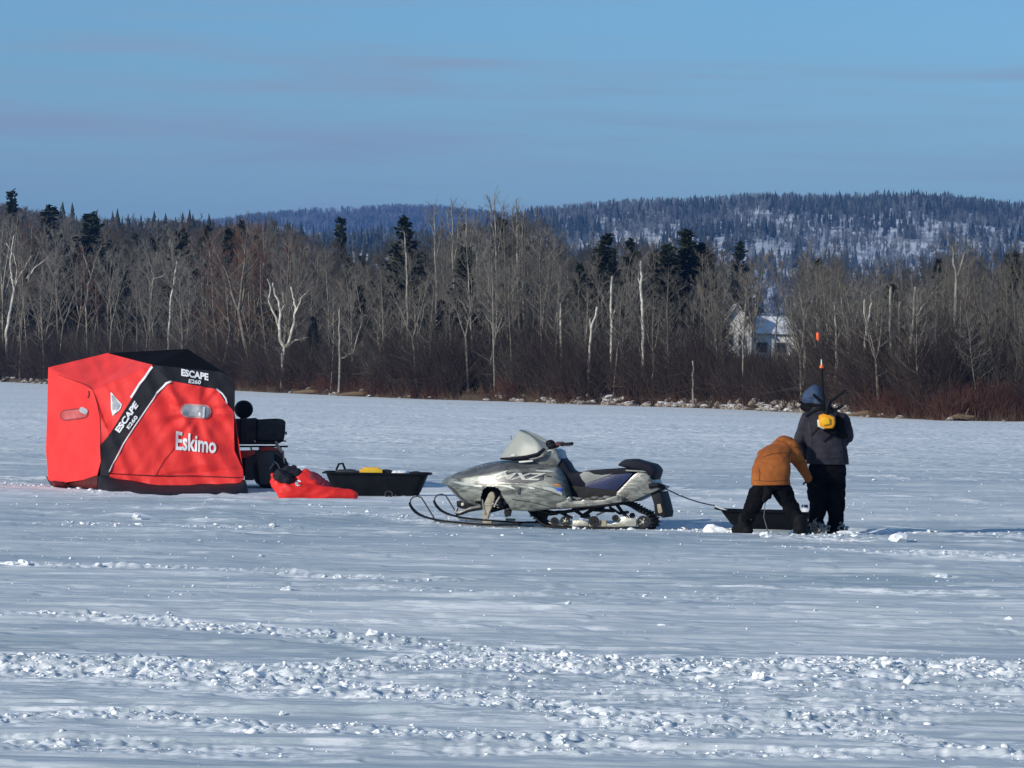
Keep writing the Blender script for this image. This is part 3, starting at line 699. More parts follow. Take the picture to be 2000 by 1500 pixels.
# ---- brush along the shore
def brush(name, m, label, n, d0, d1, h0, h1, pxs, r=.012, ridx=0, split=3):
    px = RNG.uniform(pxs[0], pxs[1], n); dep = d0+(d1-d0)*RNG.random(n)**1.4
    X0 = np.interp(px, [p_[0] for p_ in SHPX], SHX[1:-1]); Y0 = shore(X0)+dep; X = (px-1000)/FPX*Y0*1.0; Y0 = shore(X)+dep
    cl = fbm(X/2.2, Y0/2.2, 200+ridx, 3); k = cl > .40; X, Y0, cl = X[k], Y0[k], cl[k]; m_ = len(X)
    Z = land_h(X, Y0)-.05; hh = (h0+(h1-h0)*RNG.random(m_)**1.3)*(.5+cl)
    if pxs[0] < 1490 < pxs[1]:
        q = px_of(X, Y0); hh = np.where((q > 1395) & (q < 1575), np.minimum(hh, 2.1), hh)
    P0 = np.stack([X, Y0, Z], 1); d = np.stack([RNG.normal(0, .28, m_), RNG.normal(0, .28, m_), np.ones(m_)], 1); d /= np.linalg.norm(d, axis=1, keepdims=True)
    P1 = P0+d*hh[:, None]*.55; d2 = d+RNG.normal(0, .22, (m_, 3)); P2 = P1+d2*hh[:, None]*.45
    A0 = [P0, P1]; A1 = [P1, P2]; Ra = [np.full(m_, r*1.3), np.full(m_, r*.9)]; Rb = [np.full(m_, r*.9), np.full(m_, r*.5)]
    for j in range(split):
        t = RNG.random((m_, 1)); s_ = P0+(P1-P0)*(.35+.65*t); e = d+RNG.normal(0, .6, (m_, 3)); A0.append(s_); A1.append(s_+e*hh[:, None]*RNG.uniform(.15, .45, (m_, 1))); Ra.append(np.full(m_, r*.7)); Rb.append(np.full(m_, r*.4))
    V, F = prisms(np.concatenate(A0), np.concatenate(A1), np.concatenate(Ra), np.concatenate(Rb), 3)
    tag(link(name, np_mesh(name, V, [F]), m), label, 'brush', kind='stuff')
brush('shore_brush', M_BRUSH, 'dark leafless brush under the trees along the shore', 36000, .5, 12, 1.2, 3.7, (-700, 2450), .014, 0, 4)
brush('undergrowth', M_TWIG, 'grey brown undergrowth between the trunks', 8000, 3, 26, 2.0, 4.2, (-120, 2120), .011, 1, 5)
brush('red_shrubs', M_RED, 'low reddish shrubs at the foot of the wood', 4200, .2, 3.0, .4, 1.25, (440, 2120), .010, 2)
brush('rusty_shrubs', M_RED, 'rusty red shrubs at the right end of the shore', 2600, .2, 3, .5, 1.35, (1680, 2120), .011, 3)
brush('dry_reeds', M_TAN, 'dry tan reeds at the edge of the ice', 3000, -.3, 1.2, .25, .8, (440, 2120), .008, 4, 2)

# ---- rocks on the shore
def rock_mat():
    m, nt, b = node_mat('shore_rock'); g_ = nt.nodes.new('ShaderNodeNewGeometry'); sp = nt.nodes.new('ShaderNodeSeparateXYZ'); nt.links.new(g_.outputs['Normal'], sp.inputs[0])
    tc = nt.nodes.new('ShaderNodeTexCoord'); nz = nt.nodes.new('ShaderNodeTexNoise'); nz.inputs['Scale'].default_value = 3; nt.links.new(tc.outputs['Object'], nz.inputs['Vector'])
    ad = nt.nodes.new('ShaderNodeMath'); ad.operation = 'ADD'; nt.links.new(sp.outputs['Z'], ad.inputs[0]); nt.links.new(nz.outputs['Fac'], ad.inputs[1])
    mr = nt.nodes.new('ShaderNodeMapRange'); mr.inputs['From Min'].default_value = 1.30; mr.inputs['From Max'].default_value = 1.42; nt.links.new(ad.outputs[0], mr.inputs['Value'])
    rp = nt.nodes.new('ShaderNodeValToRGB'); rp.color_ramp.elements[0].color = (.07,.055,.045,1); rp.color_ramp.elements[1].color = (.36,.31,.26,1); rp.color_ramp.elements[0].position=.4; rp.color_ramp.elements[1].position=.6; nt.links.new(nz.outputs['Fac'], rp.inputs['Fac'])
    mx = nt.nodes.new('ShaderNodeMix'); mx.data_type = 'RGBA'; nt.links.new(mr.outputs['Result'], mx.inputs['Factor']); nt.links.new(rp.outputs['Color'], mx.inputs['A']); mx.inputs['B'].default_value = (.85,.86,.88,1)
    nt.links.new(mx.outputs['Result'], b.inputs['Base Color']); b.inputs['Roughness'].default_value = .85; return m
M_ROCK = rock_mat(); RB = []
for k in range(6):
    V, F = ico(60+k, 2, .4, .75); RB.append(np_mesh('rock', V, [F]))
for me in RB: me.materials.append(M_ROCK)
for i in range(230):
    t = rnd.random(); px = rnd.uniform(1000, 1700) if t < .62 else (rnd.uniform(0, 110) if t < .75 else rnd.uniform(560, 2040)); x, y = on_line(px, rnd.uniform(-.4, 1.5)); s = rnd.uniform(.09, .29)*(1.2 if px > 1150 and px < 1660 else .8)
    o = bpy.data.objects.new('shore_rock', RB[rnd.randrange(6)]); COL.objects.link(o); o.location = (x, y, max(0, float(land_h(np.array([x]), np.array([y]))[0]))+s*.25); o.scale = (s*rnd.uniform(1, 1.7), s, s*rnd.uniform(.6, 1)); o.rotation_euler = (0, 0, rnd.uniform(0, 6.28))
    tag(o, 'snow dusted rock among the others along the edge of the ice', 'rock', 'rocks along the edge of the ice')
# driftwood logs
for i, (px, d, L, a, lb) in enumerate([(705, 0, 1.4, .1, 'long tan driftwood log at the shore above the black cargo sled'), (610, 0, 1.2, -.2, 'grey driftwood log at the shore above the towed red cover'), (1880, -.1, .5, .05, 'short tan driftwood log at the right end of the shore'), (1700, .2, .8, .2, 'thin log on the shore right of the standing person')]):
    x, y = on_line(px, d); z = max(0.05, float(land_h(np.array([x]), np.array([y]))[0])); b = MB(); e = Vector((math.cos(a), math.sin(a)*.5, .05)); p0 = Vector((x, y, z+.1))
    b.tube([p0-e*L, p0-e*L*.3+Vector((0,0,.05)), p0+e*L*.4, p0+e*L], [.06, .11, .10, .04], 8); b.tube([p0+e*L*.2, p0+e*L*.35+Vector((.1,0,.35))], [.04, .015], 6)
    tag(b.build('driftwood_log', M_TAN, loc=(x, y, z)), lb, 'log')

# ---- house among the trees
def house():
    Y0 = 292; O = at(1467, 712, Y0); gz_ = float(land_h(np.array([O.x]), np.array([O.y]))[0])
    M_SID = mat('pale_siding', (.78,.76,.72), .7, scale=2, c2=(.78,.76,.72)); M_ROOF = mat('snowy_roof', (.55,.56,.58), .8, scale=1.5, c2=(.82,.83,.85)); M_GL = mat('dark_glass', (.03,.04,.05), .15); M_TR = mat('house_trim', (.30,.28,.26), .7)
    t = thing('house', (O.x, O.y, gz_), 'pale two storey house half hidden behind the bare trees', 'house')
    wd = (1467-1410)/FPX*Y0; ln = (1562-1467)/FPX*Y0; eave = at(1467, 640, Y0).z; ridge = at(1440, 597, Y0).z
    xl, xr = O.x-wd, O.x+ln; y0, y1 = Y0, Y0+5; b = MB()
    xm = (xl+O.x)/2
    # gable end faces the lake at the left, long wing runs to the right behind it
    fr = [(xl, gz_-.5), (O.x, gz_-.5), (O.x, eave), (xm, ridge), (xl, eave)]
    b.prism([Vector((x, y0, z)) for x, z in fr], [Vector((x, y1, z)) for x, z in fr]); b.build('wall', M_SID, t, smooth=False)
    ez = eave-.35
    wn = [(O.x+.003, gz_-.5), (xr, gz_-.5), (xr, ez), (O.x+.003, ez)]; b = MB(); b.prism([Vector((x, y0+1.2, z)) for x, z in wn], [Vector((x, y1-.2, z)) for x, z in wn]); b.build('wall', M_SID, t, smooth=False)
    b = MB()
    for sx, xx in ((-1, xl-.25), (1, O.x+.25)):
        z0 = eave-.12; A_ = [Vector((xm, y0-.3, ridge+.05)), Vector((xx, y0-.3, z0)), Vector((xx, y0-.3, z0+.12)), Vector((xm, y0-.3, ridge+.2))]; b.prism(A_, [v+Vector((0, y1-y0+.6, 0)) for v in A_])
    b.build('roof', M_ROOF, t, smooth=False)
    b = MB(); A_ = [Vector((O.x+.26, y0+.9, ez)), Vector((O.x+.26, y0+3, ez+1.25)), Vector((O.x+.26, y1+.2, ez)), Vector((O.x+.26, y1+.2, ez-.1)), Vector((O.x+.26, y0+.9, ez-.1))]; b.prism(A_, [v+Vector((ln-.1, 0, 0)) for v in A_]); b.build('roof', M_ROOF, t, smooth=False)
    for wx, wz in ((xl+.55, eave-.9), (xl+1.45, eave-.9), (xl+.9, eave-3)):
        b = MB(); b.box((wx, y0-.03, wz), (.5, .05, .8)); f_ = b.build('window', M_TR, t, smooth=False); b = MB(); b.box((wx, y0-.065, wz), (.4, .02, .7)); b.build('pane', M_GL, f_, smooth=False)
    for wx in (O.x+.9, O.x+2.3):
        b = MB(); b.box((wx, y0+1.17, ez-1.1), (.8, .05, .8)); f_ = b.build('window', M_TR, t, smooth=False); b = MB(); b.box((wx, y0+1.135, ez-1.1), (.68, .02, .68)); b.build('pane', M_GL, f_, smooth=False)
house()
# ---------------------------------------------------------------- hills beyond
def hill_mat(name, a, b_, sc_):
    return mat(name, a, .9, scale=sc_, c2=b_)
M_HILLG = hill_mat('hill_snow', (.34,.35,.36), (.92,.93,.95), .06)
def hill(name, prof, Y0, Y1, foot, m, nx=120, ny=50, rough=6):
    pxs = np.array([p_[0] for p_ in prof], float); tz = np.array([(hor(a)-b)/FPX*Y1+CH for a, b in prof])
    U = np.linspace(pxs[0], pxs[-1], nx); T = np.linspace(0, 1.5, ny)
    def hz_(px, t, x, y):
        top = np.interp(px, pxs, tz); s = np.where(t <= 1, np.sin(np.clip(t, 0, 1)*math.pi/2)**1.15, 1-.35*((t-1)/.5)**2)
        return foot+(top-foot)*s + (fbm(x/90, y/90, 300, 4)-.5)*rough*2*np.clip(t*2, 0, 1)*np.clip(1.15-t, .25, 1)
    PX, TT = np.meshgrid(U, T); Y = Y0+(Y1-Y0)*TT; X = (PX-1000)/FPX*Y; Z = hz_(PX, TT, X, Y)
    i_ = (np.arange(ny-1)[:, None]*nx+np.arange(nx-1)[None]).ravel(); F = np.stack([i_, i_+1, i_+1+nx, i_+nx], 1)
    tag(link(name, np_mesh(name, np.stack([X, Y, Z], -1).reshape(-1, 3), [F], True), m), kind='structure')
    return hz_
def mini_conifer(seed):
    r_ = random.Random(seed); V = []; F = []
    for k in range(7):
        t = k/7; z0 = 1.2+t*9.5; z1 = z0+2.6; R0_ = 2.0*(1-t)**.8*r_.uniform(.8, 1.15)+.25; n = 6; c = len(V)
        for j in range(n):
            a = j*6.283/n+r_.uniform(-.3, .3); q = R0_*r_.uniform(.6, 1.2); V.append((math.cos(a)*q, math.sin(a)*q, z0-r_.uniform(0, .6)))
        V.append((0, 0, z1)); F += [(c+j, c+(j+1) % n, c+n) for j in range(n)]
    return np.array(V), np.array(F)
def mini_bare(seed):
    r_ = random.Random(seed); P0 = [(0,0,0)]; P1 = [(r_.uniform(-.5,.5), r_.uniform(-.5,.5), 8)]; Ra = [.17]; Rb = [.06]
    for k in range(30):
        z = r_.uniform(2.5, 8); a = r_.uniform(0, 6.28); e = r_.uniform(.5, 1.3); L = r_.uniform(1.2, 3)*(1.15-z/12)
        P0.append((0, 0, z)); P1.append((math.cos(a)*math.cos(e)*L, math.sin(a)*math.cos(e)*L, z+math.sin(e)*L)); Ra.append(.10); Rb.append(.05)
        b = P1[-1]; 
        for j in range(2):
            P0.append(tuple(np.array(P0[-1-j])*.4+np.array(b)*.6)); P1.append((b[0]+r_.uniform(-.9,.9), b[1]+r_.uniform(-.9,.9), b[2]+r_.uniform(.2,1.2))); Ra.append(.07); Rb.append(.04)
    return prisms(P0, P1, Ra, Rb, 3)
MC = [mini_conifer(k) for k in range(5)]; MBR = [mini_bare(k) for k in range(5)]
def plant(name, label, hz_, prof, Y0, Y1, n, which, m, thr, seed, smin=.7, smax=1.2, tmax=1.12, ns=60):
    px = RNG.uniform(prof[0][0], prof[-1][0], n); t = RNG.random(n)*tmax; y = Y0+(Y1-Y0)*t; x = (px-1000)/FPX*y
    q = fbm(x/ns, y/ns/1.5, seed, 3); k = (q > thr) if which is MC else (q < thr+.06)
    px, t, x, y = px[k], t[k], x[k], y[k]; z = hz_(px, t, x, y)-.3; m_ = len(x); s = RNG.uniform(smin, smax, m_)
    V, F = merge_inst(which, RNG.integers(0, 5, m_), np.stack([x, y, z], 1), RNG.random(m_)*6.28, np.stack([s*RNG.uniform(.7, 1.2, m_), s, s], 1))
    tag(link(name, np_mesh(name, V, [F]), m), label, 'forest', kind='stuff')
M_HC = mat('hill_conifers', (.012,.020,.014), .9, scale=.02, c2=(.035,.045,.03)); M_HB = mat('hill_hardwoods', (.025,.028,.026), .9, scale=.05, c2=(.27,.285,.285))
P1_ = [(880,470),(960,440),(1040,412),(1100,408),(1200,399),(1300,395),(1400,392),(1480,386),(1600,392),(1700,390),(1780,388),(1850,392),(1920,400),(2000,410),(2150,430),(2600,465)]
P1_ = [(a, b+24) for a, b in P1_]
h1 = hill('hill', P1_, 1350, 2300, 2, M_HILLG, 160, 70, 9)
plant('hill_hardwoods', 'bare frosty hardwoods covering the right hill', h1, P1_, 1350, 2300, 12500, MBR, M_HB, .56, 401, .4, .9, ns=30)
plant('hill_evergreens', 'blue shaded evergreens in patches on the right hill', h1, P1_, 1350, 2300, 14500, MC, M_HC, .49, 401, .25, .82, ns=30)
P2_ = [(380,440),(460,430),(520,424),(600,416),(700,412),(760,408),(830,408),(900,414),(1000,425),(1150,440)]
P2_ = [(a, b+22) for a, b in P2_]
h2 = hill('far_hill', P2_, 2900, 3900, 0, M_HILLG, 100, 40, 8)
plant('far_hill_woods', 'hazy blue grey woods on the far low hill', h2, P2_, 2900, 3900, 7000, MBR, M_HB, .6, 402, 1.1, 1.7)
plant('far_hill_evergreens', 'dark evergreens on the far low hill', h2, P2_, 2900, 3900, 1800, MC, M_HC, .5, 403, .9, 1.4)
P4_ = [(420,462),(560,452),(620,445),(700,447),(780,440),(900,455),(1000,470),(1150,480)]
P4_ = [(a, b+42) for a, b in P4_]
h4 = hill('low_hill', P4_, 1200, 1500, 0, M_HILLG, 60, 20, 3)
plant('low_hill_evergreens', 'band of dark blue evergreens below the far hill', h4, P4_, 1200, 1500, 1300, MC, M_HC, .45, 404, .4, .85)
plant('low_hill_hardwoods', 'blue grey bare woods below the far hill', h4, P4_, 1200, 1500, 1200, MBR, M_HB, .5, 404, .5, .8)
P3_ = [(-1000,425),(-600,400),(-200,405),(0,410),(90,425),(200,440),(300,440),(400,442),(500,450),(620,470)]
P3_ = [(a, b+40) for a, b in P3_]
h3 = hill('ridge', P3_, 520, 760, 4, M_FLOOR, 80, 30, 2)
plant('ridge_hardwoods', 'grey bare woods on the ridge behind the left trees', h3, P3_, 520, 760, 5200, MBR, mat('ridge_hardwoods', (.07,.06,.055), .9, scale=.05, c2=(.16,.14,.12)), .62, 405, .35, .55, 1.1, 30)
plant('ridge_evergreens', 'pointed evergreens on the ridge behind the left trees', h3, P3_, 520, 760, 1000, MC, M_HC, .50, 405, .25, .60, 1.1, 30)
# haze
if HAZE > 0:
    b = MB(); b.box((0, 2500, 100), (3600, 5400, 206)); me = b.mesh('haze'); m = bpy.data.materials.new('haze_air'); m.use_nodes = True; nt = m.node_tree
    nt.nodes.remove(nt.nodes['Principled BSDF']); v = nt.nodes.new('ShaderNodeVolumePrincipled'); v.inputs['Color'].default_value = HAZE_COL; v.inputs['Density'].default_value = HAZE; v.inputs['Anisotropy'].default_value = 0
    nt.links.new(v.outputs[0], nt.nodes['Material Output'].inputs['Volume']); tag(link('haze', me, m), 'thin blue haze over the lake and hills', 'haze', kind='stuff')
# ---------------------------------------------------------------- pieces traced on a surface
def bvh_of(objs):
    V = []; F = []
    for o in objs:
        n = len(V); org = ORIG[o.name]; V += [v.co+org for v in o.data.vertices]; F += [tuple(i+n for i in p_.vertices) for p_ in o.data.polygons]
    return BVHTree.FromPolygons(V, F)
def refine(polys2d, L):
    bm = bmesh.new()
    for poly in polys2d:
        try: bm.faces.new([bm.verts.new((x, y, 0)) for x, y in poly])
        except ValueError: pass
    bmesh.ops.triangulate(bm, faces=bm.faces[:])
    for _ in range(6):
        ed = [e for e in bm.edges if e.calc_length() > L]
        if not ed: break
        bmesh.ops.subdivide_edges(bm, edges=ed, cuts=1); bmesh.ops.triangulate(bm, faces=[f for f in bm.faces if len(f.verts) > 3])
    bm.verts.index_update(); V = [v.co[:2] for v in bm.verts]; F = [tuple(v.index for v in f.verts) for f in bm.faces]; bm.free(); return V, F
def on_surface(name, polys, bvh, m, parent, off=.008, L=4, thick=.003, fallback=None):
    """lay flat pieces (given as outlines seen in the photo) on the real surface"""
    V, F = refine(polys, L); P = []; last = None
    for x, y in V:
        d = ray(x, y).normalized(); h = bvh.ray_cast(CAM, d)
        if h[0] is None:
            P.append(None); continue
        P.append(h[0]-d*off-Vector((0,0,0)))
    F = [f for f in F if all(P[i] is not None for i in f)]
    P = [p_ or Vector() for p_ in P]
    used = sorted({i for f in F for i in f}); mp = {a: b for b, a in enumerate(used)}
    if not F: return None
    b = MB(); b.v = [P[i] for i in used]; b.f = [tuple(mp[i] for i in f) for f in F]
    me = evaluated(b.mesh(name), [('SOLIDIFY', dict(thickness=thick, offset=0))])
    return link(name, me, m, parent)
def ribbon(pts, wd):
    out = []
    for i in range(len(pts)-1):
        (x0, y0), (x1, y1) = pts[i], pts[i+1]; dx, dy = x1-x0, y1-y0; l = math.hypot(dx, dy); nx, ny = -dy/l*wd/2, dx/l*wd/2; ex, ey = dx/l*wd*.2, dy/l*wd*.2
        out.append([(x0+nx-ex, y0+ny-ey), (x1+nx+ex, y1+ny+ey), (x1-nx+ex, y1-ny+ey), (x0-nx-ex, y0-ny-ey)])
    return out
def rrect(cx, cy, w_, h_, rot, r_, n=5):
    out = []; c, s = math.cos(rot), math.sin(rot)
    for k, (sx, sy) in enumerate(((1,1),(-1,1),(-1,-1),(1,-1))):
        for j in range(n+1):
            a = math.pi/2*(k+j/n); x = sx*(w_/2-r_)+math.cos(a)*r_; y = sy*(h_/2-r_)+math.sin(a)*r_; out.append((cx+x*c-y*s, cy+x*s+y*c))
    return out
def text_polys(txt, bold=.02):
    cu = bpy.data.curves.new('text', 'FONT'); cu.body = txt; cu.size = 1; cu.offset = bold; cu.resolution_u = 3
    o = bpy.data.objects.new('text', cu); COL.objects.link(o); dg = bpy.context.evaluated_depsgraph_get(); dg.update()
    me = o.evaluated_get(dg).to_mesh(); V = [(v.co.x, v.co.y) for v in me.vertices]; P = [[V[i] for i in p_.vertices] for p_ in me.polygons]
    o.evaluated_get(dg).to_mesh_clear(); bpy.data.objects.remove(o)
    xs = [a for p_ in P for a, _ in p_]; ys = [b for p_ in P for _, b in p_]; x0, x1, y0, y1 = min(xs), max(xs), min(ys), max(ys)
    return [[((a-x0)/(x1-x0), (b-y0)/(y1-y0)) for a, b in p_] for p_ in P]
def place_text(P, bl, br, tl, tr):
    q = []
    for p_ in P:
        r_ = []
        for u_, v_ in p_:
            x = (bl[0]*(1-u_)+br[0]*u_)*(1-v_)+(tl[0]*(1-u_)+tr[0]*u_)*v_; y = (bl[1]*(1-u_)+br[1]*u_)*(1-v_)+(tl[1]*(1-u_)+tr[1]*u_)*v_; r_.append((x, y))
        q.append(r_)
    return q

# ---------------------------------------------------------------- red tent
M_RC = mat('red_tent_fabric', (.78,.030,.026), .62, scale=3, c2=(.90,.042,.036), bump=.5, bscale=9, spec=.3, sheen=.1)
M_BC = mat('black_tent_fabric', (.010,.010,.014), .75, scale=4, c2=(.018,.018,.024), bump=.3, bscale=14, spec=.25)
M_BC2 = mat('roof_fabric', (.003,.003,.004), .9, scale=4, var=.2, bump=.2, bscale=10, spec=.1)
M_WHT = mat('white_lettering', (.80,.80,.82), .6, var=.04)
M_VIN = mat('clear_vinyl', (.30,.31,.33), .22, scale=5, c2=(.46,.47,.48), spec=.5, bump=.2, bscale=9)
M_PINK = mat('red_vinyl', (.50,.06,.055), .35, scale=7, c2=(.62,.16,.15))
M_BLK = mat('black_plastic', (.006,.007,.009), .6, scale=6, var=.3, bump=.1, spec=.12)
M_DRK = mat('dark_grey_plastic', (.035,.035,.037), .55, scale=6, var=.3, bump=.15)
M_SEAM = mat('dark_red_seam', (.14,.012,.012), .8)

def fold(p):
    """soft creases of the stretched cloth"""
    a = mnoise.noise(Vector((p.x*1.3, p.z*1.0, p.y*.7)))*.05
    a += (abs(mnoise.noise(Vector((p.x*3.0+p.z*1.6, p.z*.7, 5))))-.25)*.060
    a += mnoise.noise(Vector((p.x*6, p.z*4, 9)))*.005
    a += (abs(mnoise.noise(Vector((p.x*4-p.z*2.6, p.z*.6, 15))))-.25)*.014
    # sag towards the bottom hem and slack beside the corner poles
    a += .03*math.sin(p.z*9+p.x*2.2)*max(0, .9-p.z)**1.5
    c = TC; dx, dz = p.x-c.x, p.z-c.z; an = math.atan2(dz, dx); r_ = math.hypot(dx, dz)
    a += math.sin(an*11+2*mnoise.noise(Vector((an*2, 0, 0))))*.024*min(1, max(0, (r_-.12)/.3))*max(0, 1-r_/1.0)*(1 if dz < .35 else .5)
    return a
TC = at(384, 803, 58.3)
def cloth(name, tris, m, parent, L=.05, dy=0, thick=.008, fm=1.0, sag=0):
    bm = bmesh.new(); vm = {}
    for t in tris:
        vs_ = []
        for q in t:
            k = tuple(q)
            if k not in vm: vm[k] = bm.verts.new(at(q[0], q[1], q[2]+dy))
            vs_.append(vm[k])
        try: bm.faces.new(vs_)
        except ValueError: pass
    bmesh.ops.triangulate(bm, faces=bm.faces[:])
    for _ in range(8):
        ed = [e for e in bm.edges if e.calc_length() > L]
        if not ed: break
        bmesh.ops.subdivide_edges(bm, edges=ed, cuts=1); bmesh.ops.triangulate(bm, faces=[f for f in bm.faces if len(f.verts) > 3])
    for v in bm.verts: v.co.y += fold(v.co)*fm*1.35
    if sag:
        for v in bm.verts:
            pass
    bmesh.ops.smooth_vert(bm, verts=bm.verts, factor=.5, use_axis_x=False, use_axis_y=True, use_axis_z=False)
    bmesh.ops.recalc_face_normals(bm, faces=bm.faces)
    me = bpy.data.meshes.new(name); bm.to_mesh(me); bm.free()
    me = evaluated(me, [('SOLIDIFY', dict(thickness=thick, offset=0))]); me.polygons.foreach_set('use_smooth', [True]*len(me.polygons)); me.set_sharp_from_angle(angle=R(55))
    return link(name, me, m, parent)
yb = gnd(200, 958).y
tent = thing('ice_fishing_tent', (at(290, 962, yb).x, yb+.9, 0), 'red and black pop up ice fishing tent with white lettering standing on the snow', 'tent')
F0 = yb+.03
# corners: (px, py, depth)
tA, tAm, tL = (95,718,F0+1.55), (91,880,F0+1.45), (95,936,F0+1.35)
tZ, tZ2, tM, tM2 = (183,763,F0+.55), (196,814,F0+.28), (197,900,F0+.08), (194,958,F0)
tB, tB2 = (210,690,F0+1.7), (255,702,F0+1.2)
tC, tS1, tS2 = (298,713,F0+.42), (214,849,F0+.14), (195,871,F0+.08)
tD, tD1, tD2, tD3 = (334,744,F0+.30), (302,772,F0+.22), (236,871,F0+.06), (213,924,F0+.02)
tE, tE1, tE2 = (423,760,F0+.32), (443,788,F0+.28), (457,805,F0+.26)
tR, tR1, tR2 = (458,880,F0+.16), (474,917,F0+.04), (476,934,F0-.02)
tRt, tK, tK1, tK2 = (428,726,F0+.45), (450,735,F0+.42), (459,741,F0+.40), (459,783,F0+.30)
tP = (366,682,F0+1.4)
tb1, tb2, tb3 = (303,930,F0-.04), (302,955,F0-.10), (466,948,F0-.08)
tcc = (384,840,F0+.10)
front = cloth('front_panel', [(tD,tE,tcc),(tD1,tD,tcc),(tD2,tD1,tcc),(tE,tE1,tcc),(tE1,tE2,tcc),(tE2,tR,tcc),(tR,(400,905,F0-.02),tcc),(tD2,tcc,(303,905,F0)),(tcc,(400,905,F0-.02),(303,905,F0)),
    (tD3,tD2,(303,905,F0)),(tD3,(303,905,F0),tb1),((303,905,F0),(400,905,F0-.02),tb1),((400,905,F0-.02),tR,tR1),((400,905,F0-.02),tR1,tb1),(tb1,tR1,tR2)], M_RC, tent)
low = cloth('lower_flap', [((214,926,F0+.0),(303,931,F0-.05),(273,944,F0-.06)),((214,926,F0),(273,944,F0-.06),(258,938,F0-.05)),((214,926,F0),(258,938,F0-.05),(249,944,F0-.04)),((214,926,F0),(249,944,F0-.04),(236,935,F0-.04)),((214,926,F0),(236,935,F0-.04),(226,941,F0-.04)),((214,926,F0),(226,941,F0-.04),(213,940,F0-.02)),
    ((303,931,F0-.05),(476,934,F0-.04),tb2),(tb2,(476,934,F0-.04),tb3),((303,931,F0-.05),tb2,(273,944,F0-.06))], M_RC, tent, dy=-.02)
door = cloth('door_panel', [(tA,tZ,(150,840,F0+.75)),(tAm,tA,(150,840,F0+.75)),(tL,tAm,(150,840,F0+.75)),(tZ,tZ2,(150,840,F0+.75)),(tZ2,tM,(150,840,F0+.75)),(tM,(190,928,F0+.02),(150,840,F0+.75)),((190,928,F0+.02),(160,938,F0+.42),(150,840,F0+.75)),((160,938,F0+.42),(108,945,F0+1.15),(150,840,F0+.75)),((108,945,F0+1.15),tL,(150,840,F0+.75))], M_RC, tent, fm=1.15)
side = cloth('side_panel', [(tA,tB,tZ),(tB,tB2,tZ),(tB2,tC,tZ),(tZ,tC,tS1),(tZ,tS1,tZ2),(tZ2,tS1,tS2),(tZ2,tS2,tM)], M_RC, tent, fm=.9)
strut = cloth('strut_band', [(tC,tD,tS1),(tD,tD1,tS1),(tD1,tD2,tS1),(tS1,tD2,tS2),(tS2,tD2,tM),(tD2,tD3,tM),(tM,tD3,tM2),(tD3,(208,960,F0-.04),tM2)], M_BC, tent, dy=-.006, fm=.7)
brow = cloth('brow_band', [(tC,tRt,tD),(tRt,tE,tD),(tRt,tK,tE),(tK,tK1,tE),(tK1,tK2,tE1),(tK1,tE1,tE),(tK2,tE2,tE1)], M_BC, tent, dy=-.006, fm=.6)
roof = cloth('roof', [(tB,tP,tB2),(tB2,tP,tC),(tC,tP,tRt),(tP,(416,714,F0+1.1),tRt),(tRt,(416,714,F0+1.1),tK)], M_BC2, tent, fm=.5, dy=.004)
# far walls, unseen from the front but really there
bk = F0+1.95
q = [(95,722,bk-.3),(210,700,bk),(366,694,bk),(452,742,bk-.2),(452,936,bk),(110,938,bk-.2)]
cloth('back_wall', [(q[0],q[1],q[2]),(q[0],q[2],q[3]),(q[0],q[3],q[4]),(q[0],q[4],q[5]),(tA,q[0],q[5]),(tA,q[5],tL),(tA,tB,q[0]),(tB,q[1],q[0])], M_RC, tent, L=.15, fm=.4)
cloth('right_wall', [(tK1,(452,742,bk-.2),tE2),((452,742,bk-.2),(452,936,bk),tE2),(tE2,(452,936,bk),tR1),(tR1,(452,936,bk),tR2)], M_RC, tent, L=.15, fm=.4, dy=.02)
cloth('roof_back', [(tP,(366,694,bk),(452,742,bk-.2)),(tP,(452,742,bk-.2),(416,714,F0+1.1)),((416,714,F0+1.1),(452,742,bk-.2),tK1),(tB,(210,700,bk),(366,694,bk)),(tB,(366,694,bk),tP)], M_BC2, tent, L=.15, fm=.4)
# skirt lying on the snow, with snow thrown on it
sk = MB(); top_ = [(192,926,F0+.03),(213,930,F0+.03),(240,938,F0+.0),(273,940,F0-.0),(302,950,F0-.03),(390,947,F0-.03),(466,943,F0-.02),(478,934,F0+.02)]; bot_ = [(186,957),(208,962),(235,964),(268,966),(300,968),(390,968),(470,967),(484,965)]
A_ = [at(a, b, c) for a, b, c in top_]; B_ = [gnd(a, b) for a, b in bot_]; B2 = [v+Vector((0,0,.03)) for v in B_]
V = []
for a, b in zip(A_, B2): V += [a, a.lerp(b, .5)+Vector((0,.02,.02)), b, Vector((b.x, b.y-.01, -.03))]
F = [(i*4+k, i*4+4+k, i*4+5+k, i*4+1+k) for i in range(len(A_)-1) for k in range(3)]
sk.add(V, F); me = evaluated(sk.mesh('skirt', True), [('SUBSURF', dict(levels=2, render_levels=2)), ('SOLIDIFY', dict(thickness=.01))])
for v in me.vertices: v.co.z += mnoise.noise(v.co*5)*.02; v.co.y += mnoise.noise(v.co*4+Vector((3,0,0)))*.03
me.polygons.foreach_set('use_smooth', [True]*len(me.polygons)); link('skirt', me, M_BC, tent)
sk = MB(); pts = [(90,930,F0+1.45),(106,938,F0+1.25),(130,941,F0+.85),(160,936,F0+.45),(192,928,F0+.05)]; b2 = [(100,950),(110,955),(140,953),(165,953),(190,958)]
V = []
for (a, b, c), (d, e) in zip(pts, b2):
    p_ = at(a, b, c); g_ = gnd(d, e); g_ = Vector((g_.x, min(g_.y, p_.y+.1), .02)); V += [p_, p_.lerp(g_, .5), g_]
